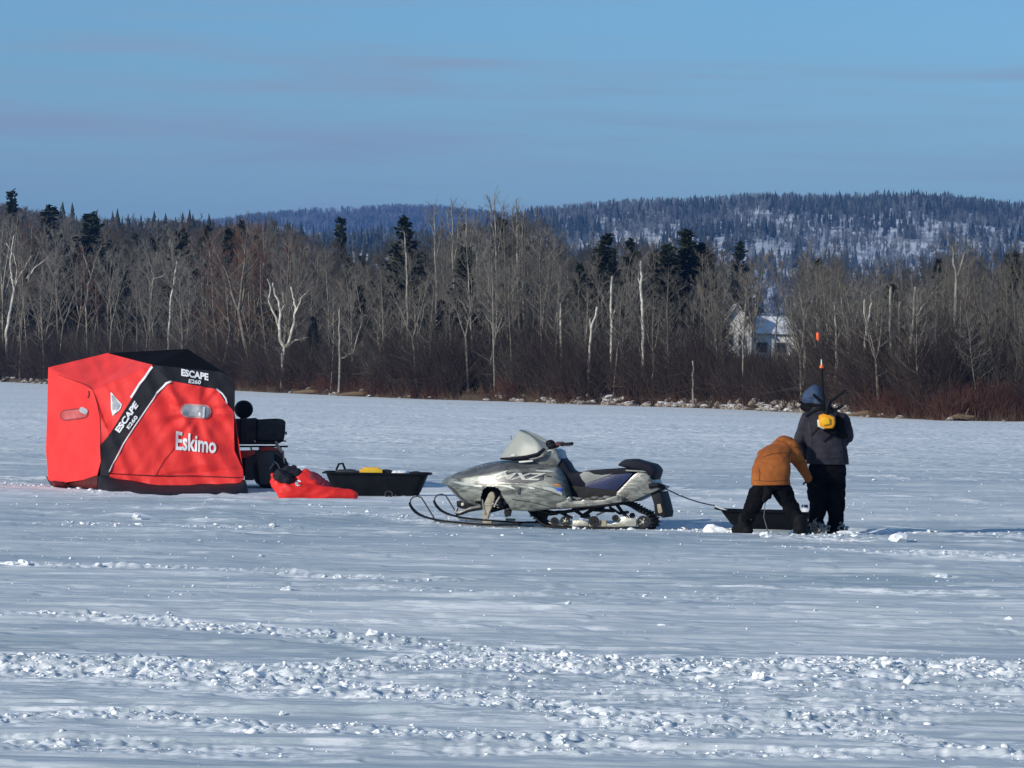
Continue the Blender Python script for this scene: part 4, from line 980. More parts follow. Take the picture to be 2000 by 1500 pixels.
sk.add(V, [(i*3+k, i*3+3+k, i*3+4+k, i*3+1+k) for i in range(4) for k in range(2)])
link('skirt', evaluated(sk.mesh('skirt', True), [('SOLIDIFY', dict(thickness=.012))]), mat('maroon_skirt', (.10,.008,.008), .8), tent)
T_BVH = bvh_of([front, low, door, side, strut, brow, roof])
M_PIP = M_WHT
on_surface('piping', ribbon([(297,717),(292,723),(283,737),(272,750),(263,765),(256,776)], 4.2), T_BVH, M_PIP, tent, .012)
on_surface('piping', ribbon([(334,745),(324,748),(314,760),(306,768),(299,780),(285,800),(262,834),(240,868),(232,885),(222,903),(213,922)], 2.2), T_BVH, M_PIP, tent, .012)
on_surface('piping', ribbon([(334,745),(326,748),(316,758),(307,767)], 3.6), T_BVH, M_PIP, tent, .014)
on_surface('piping', ribbon([(423,760),(434,769),(441,779),(443,788)], 3), T_BVH, M_PIP, tent, .012)
on_surface('zipper', ribbon([(113,731),(135,740),(160,748),(172,753),(180,760),(185,772),(190,790),(195,815),(196.5,850),(196,880)], 1.1), T_BVH, M_SEAM, tent, .008)
on_surface('zipper_pull', ribbon([(173,764),(174,770),(172,777)], 2.4), T_BVH, M_SEAM, tent, .014)
on_surface('seam', ribbon([(214,925),(303,929),(380,929),(475,933)], 1.4), T_BVH, M_SEAM, tent, .012)
on_surface('seam', ribbon([(303,930),(320,900),(345,870)], .8), T_BVH, M_SEAM, tent, .008)
def window(outer, inner, mi, mo=M_WHT):
    f_ = on_surface('window', [outer], T_BVH, mo, tent, .012)
    if f_: on_surface('pane', [inner], T_BVH, mi, f_, .020)
window(rrect(382.5,803,60,27,.07,13), rrect(382.5,803,54,21,.07,10), M_VIN, mat('window_trim', (.62,.30,.30), .6))
on_surface('window_strap', [rrect(398,805,4,21,.07,1)], T_BVH, M_WHT, tent, .028)
window(rrect(145,809,56,22,-.12,11), rrect(145,809,50,17,-.12,8), M_PINK, mat('dull_red_trim', (.26,.03,.03), .6))
on_surface('window_flap', [rrect(163,802,17,11,.45,5)], T_BVH, M_VIN, tent, .030)
window([(216,766),(219,768),(229,780),(238,790),(236,797),(229,806),(220,812),(217,800)], [(218,771),(222,773),(229,783),(235,791),(232,797),(226,803),(220,806)], M_VIN)
on_surface('window_flap', [[(220,803),(226,800),(229,804),(224,808),(220,809)]], T_BVH, M_WHT, tent, .03)
# lettering
tx = on_surface('lettering', place_text(text_polys('Eskimo', .025), (343,879), (422,886), (344,842), (423,856)), T_BVH, M_WHT, tent, .016, 5)
tx = on_surface('lettering', place_text(text_polys('ESCAPE', .045), (354,734), (407,743.5), (354,720), (407,729.5)), T_BVH, M_WHT, tent, .018, 5)
tx = on_surface('lettering', place_text(text_polys('E260', .03), (368,748), (392,751), (369,740), (393,743)), T_BVH, M_WHT, tent, .018, 5)
tx = on_surface('lettering', place_text(text_polys('ESCAPE', .045), (233.5,846), (270.5,793), (224,839), (263,782)), T_BVH, M_WHT, tent, .018, 5)
tx = on_surface('lettering', place_text(text_polys('E260', .03), (252,839), (270,815), (246.5,834.5), (264,810.5)), T_BVH, M_WHT, tent, .018, 5)

# ---------------------------------------------------------------- collapsed red cover on the snow
yc = gnd(610, 976).y+.12
def c_(px, py, dy=0): return at(px, py, yc+dy)
cover = thing('gear_cover', (c_(610,976).x, yc, 0), 'crumpled red fabric cover with a black lined opening lying beside the cargo sled', 'cover')
b = MB(); b.caps(c_(560,960), c_(640,966), .15, .115); b.caps(c_(640,965), c_(688,968,.05), .11, .085); b.caps(c_(545,948,.1), c_(560,962), .11, .12); b.caps(c_(590,938,.15), c_(612,945,.1), .14, .10); b.caps(c_(598,925,.15), c_(604,935,.15), .07, .12)
b.caps(c_(536,938,.15), c_(545,950,.1), .07, .10); b.caps(c_(570,955,.2), c_(610,960,.2), .14, .12); b.caps(c_(533,928,.1), c_(537,940,.1), .04, .06)
fused(b, 'cover_shell', mat('bright_red_cloth', (.70,.022,.018), .55, scale=5, c2=(.80,.030,.024), bump=.4, bscale=9, spec=.3), cover, .014, 6, .024, 5, cut=[((0,0,-.01), (0,0,-1))])
b = MB(); b.caps(c_(545,928,-.02), c_(562,938,-.03), .09, .08); b.caps(c_(560,922,.1), c_(580,924,.1), .09, .07); b.caps(c_(555,917,.1), c_(574,915,.15), .05, .05)
fused(b, 'black_lining', M_BC, cover, .012, 4, .03, 9)
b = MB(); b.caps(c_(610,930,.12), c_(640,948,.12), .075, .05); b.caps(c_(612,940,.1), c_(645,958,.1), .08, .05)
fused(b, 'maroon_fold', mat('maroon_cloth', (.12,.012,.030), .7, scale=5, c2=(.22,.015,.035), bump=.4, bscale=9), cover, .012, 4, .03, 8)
sh = [o for o in cover.children if o.name.startswith('cover_shell')]
on_surface('emblem', [rrect(582.5,943.5,12,12,.2,6)], bvh_of(sh), M_WHT, cover, .012, 4)
on_surface('emblem_mark', [rrect(585,944,6,6,.2,2.5)], bvh_of(sh), sh[0].data.materials[0], cover, .02, 4)

# ---------------------------------------------------------------- black cargo sleds
def tub(name, O, L, Wd, H, rot, label, flare=.16, tl=.10, tipup=0):
    """O ground centre of the near side; open tub with a rolled rim"""
    t = thing(name, O, label, 'sled'); rim = []; base = []; n = 44
    def ringp(hx, hy, z, r_):
        out = []
        for k, (sx, sy) in enumerate(((1,1),(-1,1),(-1,-1),(1,-1))):
            for j in range(9):
                a = math.pi/2*(k+j/8); out.append(Vector((sx*(hx-r_)+math.cos(a)*r_, sy*(hy-r_)+math.sin(a)*r_, z)))
        return out
    prof = [(L/2-flare-.02, Wd/2-.10, .0, .08), (L/2-flare, Wd/2-.09, .015, .10), (L/2-flare*.72, Wd/2-.06, H*.35, .11), (L/2-flare*.45, Wd/2-.04, H*.7, .12), (L/2-flare*.28, Wd/2-.03, H*.93, .12), (L/2-.02, Wd/2-.01, H*.97, .14), (L/2, Wd/2, H*.94, .15), (L/2, Wd/2, H*.90, .15)]
    inn = [(L/2-flare*.30-.012, Wd/2-.045, H*.92, .11), (L/2-flare*.75-.012, Wd/2-.075, H*.35, .10), (L/2-flare-.012, Wd/2-.105, .03, .08)]
    rings = [ringp(*p_) for p_ in prof]; m_ = Matrix.Rotation(rot, 3, 'Z')
    def fin(v): 
        k = max(0, (-v.x/(L/2)-.55)/.45); v = Vector((v.x, v.y, v.z + tipup*k*k*(1-v.z/H*.6))); return m_@v + Vector(O)
    b = MB(); R_ = [ringp(*inn[2]), ringp(*inn[1]), ringp(*inn[0]), rings[5]]
    allr = [rings[7], rings[6], rings[5]] + [ringp(*p_) for p_ in inn]
    out = [rings[0], rings[1], rings[2], rings[3], rings[4], rings[7], rings[6], rings[5]] + [ringp(*p_) for p_ in inn]
    m2 = len(out[0]); V = [fin(v) for r_ in out for v in r_]
    F = [(i*m2+k, i*m2+(k+1) % m2, (i+1)*m2+(k+1) % m2, (i+1)*m2+k) for i in range(len(out)-1) for k in range(m2)]
    F += [tuple(range(m2-1, -1, -1)), tuple((len(out)-1)*m2+k for k in range(m2))]
    b.add(V, F); o = b.build('tub', M_BLK, t)
    rb_ = MB()
    for yy in (-.22, 0, .22): rb_.tube([fin(Vector((-L/2+flare+.05, yy*Wd, -.004))), fin(Vector((L/2-flare-.05, yy*Wd, -.004)))], .016, 6)
    rb_.build('runner', M_BLK, t); return t, fin
g0 = gnd(748, 971); W2 = FPX/g0.y; O = Vector((g0.x-.10, g0.y+.42, 0.0))
s2, fin2 = tub('cargo_sled', O, 214/W2, .80, 49/W2, R(-1.5), 'long open black plastic cargo sled beside the red cover', .20)
b = MB(); P_ = [fin2(Vector((-.64, .30, .37))), fin2(Vector((-.60, .28, .46))), fin2(Vector((-.54, .28, .47))), fin2(Vector((-.50, .30, .37)))]; b.tube(P_, .018, 6); b.build('handle', M_BLK, s2)
for k, (px, py) in enumerate(((759,969), (779,968))):
    c = gnd(px, py+3); b = MB(); pts = [c+Vector((math.cos(a)*.055, .02*math.sin(a), .05+math.sin(a)*.045)) for a in np.linspace(0, 6.28, 18)]; b.tube(pts, .009, 6, False)
    tag(b.build('tow_ring', M_DRK, loc=c), ['left metal tow ring on the snow under the cargo sled', 'right metal tow ring on the snow under the cargo sled'][k], 'ring')
bz = O.z+52/W2
def soft(name, c, r_, m, label, cat, wr=.02, rot=None):
    b = MB(); b.ell(c, r_, rot); b.ell(Vector(c)+Vector((r_[0]*.4, .02, r_[2]*.2)), (r_[0]*.55, r_[1]*.8, r_[2]*.7), rot); b.ell(Vector(c)-Vector((r_[0]*.5, .02, 0)), (r_[0]*.5, r_[1]*.8, r_[2]*.9), rot)
    o = fused(b, name, m, None, max(.008, min(r_)*.12), 3, wr, 10, loc=c); return tag(o, label, cat)
Yc = O.y-.08
M_YEL = mat('yellow_plastic', (.80,.42,.02), .45, scale=5, c2=(.85,.55,.03))
b = MB(); c = at(725, 924, Yc); b.box(c, (.34, .22, .12)); b.box(c+Vector((0,0,.07)), (.24,.12,.03)); b.box(c-Vector((0,0,.16)), (.30,.20,.22)); tag(b.build('tackle_box', M_YEL, bevel=.012, loc=c), 'yellow box whose top shows over the rim of the black cargo sled', 'box')
soft('white_bag', at(783, 925, Yc), (.14, .12, .055), M_WHT, 'small white bag showing over the rim of the cargo sled', 'bag', .01)
soft('dark_bag', at(755, 928, Yc+.05), (.12, .12, .085), M_BC, 'dark soft bag between the yellow box and the white bag in the cargo sled', 'bag')
soft('gear_bag', at(680, 928, Yc+.05), (.22, .16, .09), M_DRK, 'dark gear bag at the left end of the cargo sled', 'bag')
soft('gear_bag', at(812, 930, Yc+.05), (.14, .16, .07), M_BC, 'dark gear bag at the right end of the cargo sled', 'bag')
for o_ in sc.objects:
    if o_.name.startswith(('white_bag','dark_bag','gear_bag','tackle_box')): o_['group'] = 'gear in the cargo sled'

# ---------------------------------------------------------------- quad bike behind the tent
ya = gnd(520, 954).y+.15
def q_(px, py, dy=0): return at(px, py, ya+dy)
atv = thing('quad_bike', (q_(500,954).x, ya+.5, 0), 'black quad bike with luggage box parked behind the red tent', 'quad bike')
k_ = FPX/ya
M_TYRE = mat('tyre_rubber', (.012,.012,.012), .85, scale=10, var=.4, bump=.5, bscale=12)
M_OLV = mat('grey_body_plastic', (.030,.034,.032), .45, scale=4, c2=(.060,.060,.050), bump=.1)
M_REDP = mat('red_body_plastic', (.42,.035,.02), .35, var=.15)
M_STL = mat('worn_steel', (.38,.36,.33), .4, .8, var=.3, scale=12)
def wheel(c, r_, w_, par=atv):
    b = MB(); prof = [(-w_/2, r_*.55), (-w_/2*.98, r_*.86), (-w_*.35, r_*.97), (-w_*.15, r_), (w_*.15, r_), (w_*.35, r_*.97), (w_/2*.98, r_*.86), (w_/2, r_*.55)]
    b.lathe(c, (0,1,0), prof, 28)
    for k in range(22):
        a = 6.283*k/22
        for s in (-1, 1):
            a2 = a+s*.07; b.box(Vector(c)+Vector((math.cos(a2)*r_*.99, s*w_*.22, math.sin(a2)*r_*.99)), (.03, w_*.36, .035), Matrix.Rotation(-a2, 3, 'Y'))
    wh = MB(); wh.lathe(c, (0,1,0), [(-w_/2-.005, .02), (-w_/2-.005, r_*.12), (-w_/2+.03, r_*.2), (-w_/2+.03, r_*.42), (-w_/2-.004, r_*.50), (-w_/2-.004, r_*.56), (w_/2, r_*.56)], 24)
    o = wh.build('wheel', M_STL, par); b.build('tyre', M_TYRE, o); return o
for dx, dy in ((528, .0), (528, .9), (360, .05), (360, .9)): wheel(q_(dx, 918, dy), .285, .24)
b = MB(); pts = [(496,884),(505,878),(530,876),(552,880),(557,900),(560,922),(552,918),(544,908),(530,902),(516,905),(506,914),(503,930),(495,938),(478,938),(478,900),(480,888)]
b.prism([q_(x, y, -.10) for x, y in pts], [q_(x, y, .18) for x, y in pts]); b.build('fender', M_OLV, atv, bevel=.012)
b = MB(); b.prism([q_(x, y, .85) for x, y in pts], [q_(x, y, 1.1) for x, y in pts]); b.build('fender', M_OLV, atv, bevel=.012)
b = MB(); pts = [(500,884),(534,884),(536,900),(531,930),(524,946),(508,946),(504,920)]
b.prism([q_(x, y, -.15) for x, y in pts], [q_(x, y, -.12) for x, y in pts]); b.build('mud_guard', M_OLV, atv, bevel=.006)
b = MB(); pts = [(470,881),(497,878),(499,886),(486,893),(470,896)]; b.prism([q_(x, y, -.13) for x, y in pts], [q_(x, y, .1) for x, y in pts]); b.build('trim_panel', M_REDP, atv, bevel=.008)
b = MB(); pts = [(505,874),(526,872),(545,876),(547,881),(524,880),(506,881)]; b.prism([q_(x, y, -.115) for x, y in pts], [q_(x, y, -.05) for x, y in pts]); b.build('trim_panel', M_REDP, atv, bevel=.004)
b = MB(); b.prism([q_(x, y, .15) for x, y in [(350,880),(380,862),(420,872),(460,880),(552,878),(548,915),(500,930),(400,930),(350,915)]], [q_(x, y, .85) for x, y in [(350,880),(380,862),(420,872),(460,880),(552,878),(548,915),(500,930),(400,930),(350,915)]]); b.build('body', M_BLK, atv, bevel=.02)
b = MB()
for dy in (-.05, .2, .45, .7, .95): b.tube([q_(440, 872, dy), q_(562, 872, dy)], .014, 6)
for x in (450, 480, 510, 540, 561): b.tube([q_(x, 872, -.05), q_(x, 872, .95)], .014, 6)
for x in (490, 520, 548): b.tube([q_(x, 872, 0), q_(x+2, 886, .1)], .012, 6)
b.build('rack', M_BLK, atv)
b = MB(); b.prism([q_(x, y, .0) for x, y in [(452,818),(500,816),(504,819),(540,817),(553,819),(558,824),(557,845),(554,862),(540,868),(452,868)]], [q_(x, y, .85) for x, y in [(452,818),(500,816),(504,819),(540,817),(553,819),(558,824),(557,845),(554,862),(540,868),(452,868)]])
bx = b.build('luggage_box', mat('box_cordura', (.010,.012,.012), .7, scale=8, c2=(.026,.030,.028), bump=.5, bscale=20), atv, bevel=.03)
b = MB(); 
for x in (502, 470): b.box(q_(x, 843, -.012), (.022, .02, .36))
b.box(q_(528, 861, -.012), (.50, .02, .02)); b.build('strap', M_BLK, bx)
b = MB(); b.box(q_(498, 862, -.03), (.03, .02, .03)); b.box(q_(559, 846, .1), (.03, .05, .05)); b.build('buckle', M_STL, bx, bevel=.004)
b = MB(); c = q_(476, 799.5, .45); b.lathe(c, (.25,-1,0), [(-.10, .06), (-.09, .115), (-.05, .142), (.05, .142), (.09, .115), (.10, .06)], 26); b.tube([q_(476,812,.45), q_(474,824,.45)], .05, 8); b.build('backrest', M_BLK, atv)
b = MB(); b.tube([q_(538,862,-.12), q_(543,872,-.13), q_(550,884,-.13)], [.02,.028,.018], 7); b.tube([q_(553,880,-.12), q_(555,910,-.1)], [.014,.014], 6); b.build('tie_down', mat('tan_rope', (.42,.34,.22), .8), atv)
b = MB(); b.tube([q_(505,890,-.12), q_(509,915,-.11), q_(512,940,-.1)], [.02,.018,.016], 6); b.tube([q_(535,905,-.14), q_(520,925,-.13)], .018, 6); b.build('suspension_arm', M_STL, atv)
# ---------------------------------------------------------------- snowmobile
TH = R(17); E_L = Vector((math.cos(TH), -math.sin(TH), 0)); E_W = Vector((math.sin(TH), math.cos(TH), 0))
SO = gnd(1050, 1031); SO = Vector((SO.x, SO.y, 0)) + E_W*.19
def S(px, py, w=0):
    p = onplane(px, py, SO+E_W*w, E_W); return p
def SL(px, w=0, py=960): return (S(px, py, w)-SO).dot(E_L)
def L3(l, w, z): return SO + E_L*l + E_W*w + Vector((0,0,z))
sm = thing('snowmobile', (SO.x, SO.y, 0), 'silver grey snowmobile with tall clear windshield and dark blue seat parked on the snow', 'snowmobile')
def silver(name, a, b_, sc_=1):
    m, nt, b = node_mat(name); tc = nt.nodes.new('ShaderNodeTexCoord'); mp = nt.nodes.new('ShaderNodeMapping'); mp.inputs['Scale'].default_value = (1.1, 1.1, 3.4); mp.inputs['Rotation'].default_value = (0, R(9), 0)
    nt.links.new(tc.outputs['Object'], mp.inputs['Vector']); nz = nt.nodes.new('ShaderNodeTexNoise'); nz.inputs['Scale'].default_value = 3.2*sc_; nz.inputs['Detail'].default_value = 5; nz.inputs['Roughness'].default_value = .6; nz.inputs['Distortion'].default_value = 1.2
    nt.links.new(mp.outputs['Vector'], nz.inputs['Vector']); rp = nt.nodes.new('ShaderNodeValToRGB'); e = rp.color_ramp.elements; e[0].position = .36; e[0].color = (*a, 1); e[1].position = .62; e[1].color = (*b_, 1)
    nt.links.new(nz.outputs['Fac'], rp.inputs['Fac']); nt.links.new(rp.outputs['Color'], b.inputs['Base Color']); b.inputs['Metallic'].default_value = .25; b.inputs['Roughness'].default_value = .36; b.inputs['Coat Weight'].default_value = .25; b.inputs['Coat Roughness'].default_value = .2
    n2 = nt.nodes.new('ShaderNodeTexNoise'); n2.inputs['Scale'].default_value = 18; nt.links.new(mp.outputs['Vector'], n2.inputs['Vector']); bp = nt.nodes.new('ShaderNodeBump'); bp.inputs['Strength'].default_value = .25; bp.inputs['Distance'].default_value = .01; nt.links.new(n2.outputs['Fac'], bp.inputs['Height']); nt.links.new(bp.outputs['Normal'], b.inputs['Normal'])
    return m
M_SIL = silver('silver_paint_reflections', (.06,.065,.06), (.31,.32,.28), .9)  # mottled dark and light greys paint in reflections along with the graphics
M_SIL2 = silver('dusty_silver', (.07,.072,.066), (.26,.26,.23), 2)
M_HOOD = silver('dark_silver', (.07,.075,.08), (.15,.15,.15))
M_SEAT = mat('seat_vinyl', (.004,.005,.010), .55, scale=5, c2=(.009,.010,.020), bump=.15, spec=.12)
M_BLU = mat('navy_vinyl', (.008,.014,.060), .45, scale=5, c2=(.014,.024,.095), bump=.15)
M_GRYP = mat('grey_vinyl', (.24,.25,.23), .5, scale=5, var=.1)
M_CHS = mat('black_chassis', (.007,.007,.010), .6, scale=8, var=.4, bump=.2, spec=.2)
M_ALU = mat('dull_aluminium', (.28,.27,.23), .42, .6, scale=9, c2=(.50,.48,.42), bump=.2)
M_MUD = mat('tan_dusty_metal', (.22,.18,.11), .7, scale=9, c2=(.42,.37,.27), bump=.2)
# hull: stations (px, top, shoulder, waist, bottom, half width)
ST = [(864,938,939,941,943,.03),(869,933,935,941,947,.09),(877,928,931,942,953,.16),(888,922,927,944,966,.235),(903,915,923,946,979,.30),(920,909,919,947,985,.34),(940,903,915,948,990,.38),(965,899,911,949,993,.41),(990,899,911,950,996,.43),(1015,901,913,951,998,.435),(1040,898,915,952,999,.435),(1062,895,917,953,997,.435),(1085,905,921,955,995,.43),(1098,926,938,960,994,.42),(1108,948,955,968,993,.41),(1113,962,966,975,992,.40)]
def interp(t, k):
    xs = [s_[0] for s_ in ST]; ys = [s_[k] for s_ in ST]
    # Catmull-Rom over stations
    i = max(0, min(len(xs)-2, int(np.searchsorted(xs, t))-1)); x0, x1 = xs[i], xs[i+1]; u_ = (t-x0)/(x1-x0)
    p0 = ys[max(i-1, 0)]; p1 = ys[i]; p2 = ys[i+1]; p3 = ys[min(i+2, len(ys)-1)]
    return .5*((2*p1)+(-p0+p2)*u_+(2*p0-5*p1+4*p2-p3)*u_*u_+(-p0+3*p1-3*p2+p3)*u_**3)
NS = 150; V = []; prof_n = 0
for i in range(NS):
    px = 864+(1113-864)*(i/(NS-1))**1.1; top, sh, wa, bo, hw = (interp(px, k) for k in range(1, 6))
    l = SL(px, -hw*.7); zt = S(px, top, 0).z; zs = S(px, sh, -hw*.75).z; zw = S(px, wa, -hw).z; zb = S(px, bo, -hw*.9).z
    half = []
    key = [(0, zt), (.25, zt-.004), (.52, zt-(zt-zs)*.32), (.76, zs), (.93, zs-(zs-zw)*.42), (1.0, zw), (.995, zw-(zw-zb)*.2), (.97, zw-(zw-zb)*.55), (.90, zb+.012), (.80, zb), (0, zb)]
    for j in range(len(key)-1):
        m_ = 5 if j < 9 else 2
        for q in range(m_):
            u_ = q/m_; half.append((key[j][0]*(1-u_)+key[j+1][0]*u_, key[j][1]*(1-u_)+key[j+1][1]*u_))
    ring = [(-a*hw, z) for a, z in half] + [(0, zb)] + [(a*hw, z) for a, z in half[:0:-1]]
    prof_n = len(ring)
    V += [L3(l, a, z) for a, z in ring]
hull = MB(); F = [(i*prof_n+k, i*prof_n+(k+1) % prof_n, (i+1)*prof_n+(k+1) % prof_n, (i+1)*prof_n+k) for i in range(NS-1) for k in range(prof_n)]
F += [tuple(range(prof_n)), tuple((NS-1)*prof_n+k for k in range(prof_n-1, -1, -1))]
arch = [(934,992),(937,972),(942,956),(950,951),(967,951),(976,955),(980,964),(984,975),(993,985),(999,1002),(930,1002)]
def inside(p_, poly):
    x, y = p_; r_ = False; n = len(poly)
    for i in range(n):
        x1, y1 = poly[i]; x2, y2 = poly[(i+1) % n]
        if (y1 > y) != (y2 > y) and x < (x2-x1)*(y-y1)/(y2-y1)+x1: r_ = not r_
    return r_
archL = [((S(x, y, -.41)-SO).dot(E_L), S(x, y, -.41).z) for x, y in arch]
keep = []
for f in F:
    if len(f) == 4:
        c = sum((V[i] for i in f), Vector())/4 - SO; wv = c.dot(E_W)
        if abs(wv) > .20 and inside((c.dot(E_L), c.z), archL): continue
    keep.append(f)
def split_mat():
    me = hull.mesh('hood'); return me
hull.add(V, keep); me = hull.mesh('body')
bm = bmesh.new(); bm.from_mesh(me); bmesh.ops.smooth_vert(bm, verts=[v for v in bm.verts if not v.is_boundary], factor=.5, use_axis_x=True, use_axis_y=True, use_axis_z=True)
bmesh.ops.smooth_vert(bm, verts=[v for v in bm.verts if not v.is_boundary], factor=.5, use_axis_x=True, use_axis_y=True, use_axis_z=True); bm.to_mesh(me); bm.free()
me = evaluated(me, [('SOLIDIFY', dict(thickness=.012, offset=-1))]); me.polygons.foreach_set('use_smooth', [True]*len(me.polygons)); me.set_sharp_from_angle(angle=R(38))
body = link('body', me, M_SIL, sm); H_BVH = bvh_of([body])
b = MB(); pts = [(905,950),(930,935),(1000,930),(1090,940),(1104,985),(1000,990),(930,980)]
b.prism([S(x, y, -.22) for x, y in pts], [S(x, y, .22) for x, y in pts]); b.build('engine_bay', M_CHS, sm, bevel=.01)
def slab(name, pts, w0, w1, m, bevel=.02, par=sm, tw=0):
    A_ = [S(x, y, w0) for x, y in pts]; B_ = [p_+E_W*(w1-w0) for p_ in A_]; b = MB(); b.prism(A_, B_); return b.build(name, m, par, bevel=bevel)
on_surface('hood_panel', [[(887,924),(905,917),(933,908),(965,901),(998,902),(1030,902),(1050,904),(1062,910),(1040,914),(1000,916),(960,922),(925,930),(900,934),(880,935)]], H_BVH, M_HOOD, sm, .005, 6)
# decals
M_DW = mat('cream_decal', (.72,.72,.62), .35, var=.05); M_DG = mat('graphite_decal', (.05,.05,.06), .35, var=.2); M_DO = mat('orange_decal', (.75,.25,.06), .4, var=.1); M_DB = mat('blue_decal', (.04,.10,.55), .4, var=.1); M_DL2 = mat('faded_lettering', (.46,.46,.40), .4, var=.25, scale=14); M_DL = mat('pale_grey_decal', (.38,.40,.37), .4, var=.12)
on_surface('decal', [[(931,939),(945,932),(960,930),(964,937),(972,940),(950,940)]], H_BVH, M_DW, sm, .010, 5)
on_surface('decal', [[(968,940),(966,934),(975,928),(1000,922),(1040,921),(1062,926),(1060,937),(1040,942),(1000,943)]], H_BVH, M_DG, sm, .009, 5)
T_ = text_polys('MXZ', .03); on_surface('lettering', place_text(T_, (968,936), (1052,938), (982,923), (1068,924)), H_BVH, M_DL2, sm, .014, 4)
on_surface('decal', [[(957,928),(975,923),(992,919),(984,925),(970,930)]], H_BVH, M_DW, sm, .012, 5)
on_surface('decal', [[(1046,918),(1070,918),(1088,923),(1070,922),(1048,920.5)]], H_BVH, M_DL, sm, .010, 5)
on_surface('decal', [[(985,948),(998,950),(1008,956),(998,954),(986,950)], [(1030,950),(1040,950),(1046,955),(1036,955)], [(922,947),(942,948),(942,952),(924,950)]], H_BVH, M_DW, sm, .010, 5)
on_surface('decal', [[(1079,944.5),(1096,946.5),(1096,949.5),(1084,948)]], H_BVH, M_DO, sm, .010, 5)
on_surface('decal', [[(1083,954),(1097,953.5),(1097,960),(1086,959)]], H_BVH, M_DB, sm, .010, 5)
on_surface('decal', [[(1058,950),(1080,953),(1098,962),(1098,968),(1080,960),(1062,956)]], H_BVH, M_DL, sm, .010, 5)
on_surface('decal', [[(880,940),(900,941),(925,944),(930,950),(905,948)]], H_BVH, M_DL, sm, .010, 5)
on_surface('panel_gap', ribbon([(930,944.5),(980,945),(1020,947),(1048,953),(1070,959),(1092,968)], 1.1), H_BVH, M_DG, sm, .011)
on_surface('panel_gap', ribbon([(1000,975),(1033,980),(1060,986),(1087,993)], 1.3), H_BVH, M_DG, sm, .011)
on_surface('panel_gap', ribbon([(874,949),(885,956),(897,970),(912,982),(928,988)], 4.5), H_BVH, M_DG, sm, .009)
on_surface('vent', [[(1012,953),(1016,953),(1015,966),(1011,966)]], H_BVH, M_DG, sm, .011, 4)
on_surface('vent', [[(1067,928),(1077,930),(1076,932),(1067,930.5)]], H_BVH, M_DG, sm, .011, 4)
on_surface('headlight', [[(972,899),(995,900),(996,904),(975,904)]], H_BVH, mat('headlight_glass', (.05,.10,.16), .1, var=.2), sm, .012, 4)
# console and windshield
def skin(name, grid, m, thick=.006, par=sm, lv=2):
    b = MB(); n = len(grid[0]); b.add([p_ for r_ in grid for p_ in r_], [(i*n+k, i*n+k+1, (i+1)*n+k+1, (i+1)*n+k) for i in range(len(grid)-1) for k in range(n-1)])
    me = evaluated(b.mesh(name, 'all'), [('SUBSURF', dict(levels=lv, render_levels=lv)), ('SOLIDIFY', dict(thickness=thick, offset=0))]); me.polygons.foreach_set('use_smooth', [True]*len(me.polygons)); return link(name, me, m, par)
m, nt, b_ = node_mat('windshield_plastic'); b_.inputs['Base Color'].default_value = (.50,.52,.46,1); b_.inputs['Roughness'].default_value = .38; b_.inputs['Alpha'].default_value = .55; b_.inputs['IOR'].default_value = 1.4; M_WS = m
grid = []
for t, fx, fy, rx, ry, hw in ((0, 975,896, 1056,893, .30), (.35, 986,877, 1062,884, .29), (.7, 1001,857, 1052,864, .26), (1, 1015,839, 1034,849, .17)):
    nose = (S(fx, fy, 0)-SO); rear = (S(rx, ry, -hw)-SO); ln_, lr = nose.dot(E_L), rear.dot(E_L); row = []
    for k in range(9):
        a = math.pi*(k/8)-math.pi/2; wv = hw*math.sin(a); f_ = math.cos(a)**.8 if math.cos(a) > 0 else 0
        row.append(L3(lr+(ln_-lr)*f_, wv, rear.z+(nose.z-rear.z)*f_))
    grid.append(row)
ws = skin('windshield', grid, M_WS, .006)
b = MB(); b.tube([S(978,896,-.2), S(1000,896,-.30), S(1030,893,-.31), S(1050,888,-.30), S(1064,876,-.28)], [.012,.02,.026,.026,.016], 8); b.build('windshield_trim', M_SEAT, ws)
slab('windshield_mount', [(998,892),(1020,894),(1036,898),(1040,903),(1018,902),(1000,900)], -.30, -.27, M_CHS, .006)
b = MB(); b.ell(S(1004,889.5,-.315), (.035,.012,.018)); b.build('emblem', M_DW, ws)
slab('console', [(1012,903),(1040,896),(1056,889),(1066,880),(1078,876),(1088,882),(1090,893),(1095,899),(1086,915),(1050,917),(1020,912)], -.20, .20, silver('console_silver', (.08,.08,.085), (.22,.22,.21)), .03)
b = MB(); b.caps(S(1067,886,-.16), S(1081,884,-.16), .045, .05); b.build('instrument_pod', M_GRYP, sm)
slab('mirror_strip', [(1013,901),(1040,898.5),(1041,901.5),(1014,904)], -.32, -.30, M_DW, .002)
b = MB(); b.tube([S(1078,892,0), S(1075,872,0)], .03, 8); b.tube([S(1072,870,.34), S(1073,870,.1), S(1073,870,-.1), S(1084,868,-.26), S(1098,868,-.36), S(1116,867,-.42)], .013, 8)
hb = b.build('handlebar', M_CHS, sm)
b = MB(); b.tube([S(1096,868.5,-.35), S(1118,866.5,-.43)], .021, 10); b.build('grip', M_CHS, hb); b = MB(); b.tube([S(1074,869,.16), S(1084,868,.36)], .021, 10); b.build('grip', M_CHS, hb)
b = MB(); b.box(S(1094,866.5,-.34), (.10,.05,.05)); b.build('switch_block', mat('brown_plastic', (.09,.035,.04), .5), hb, bevel=.01)
b = MB(); b.ell(S(1075,866,-.12), (.06,.06,.045)); b.ell(S(1080,871,-.16), (.08,.05,.03)); b.build('bar_pad', M_CHS, hb)
b = MB(); b.tube([S(1097,869,-.36), S(1107,871.5,-.40), S(1116,870,-.45)], .006, 6); b.build('brake_lever', M_STL, hb)
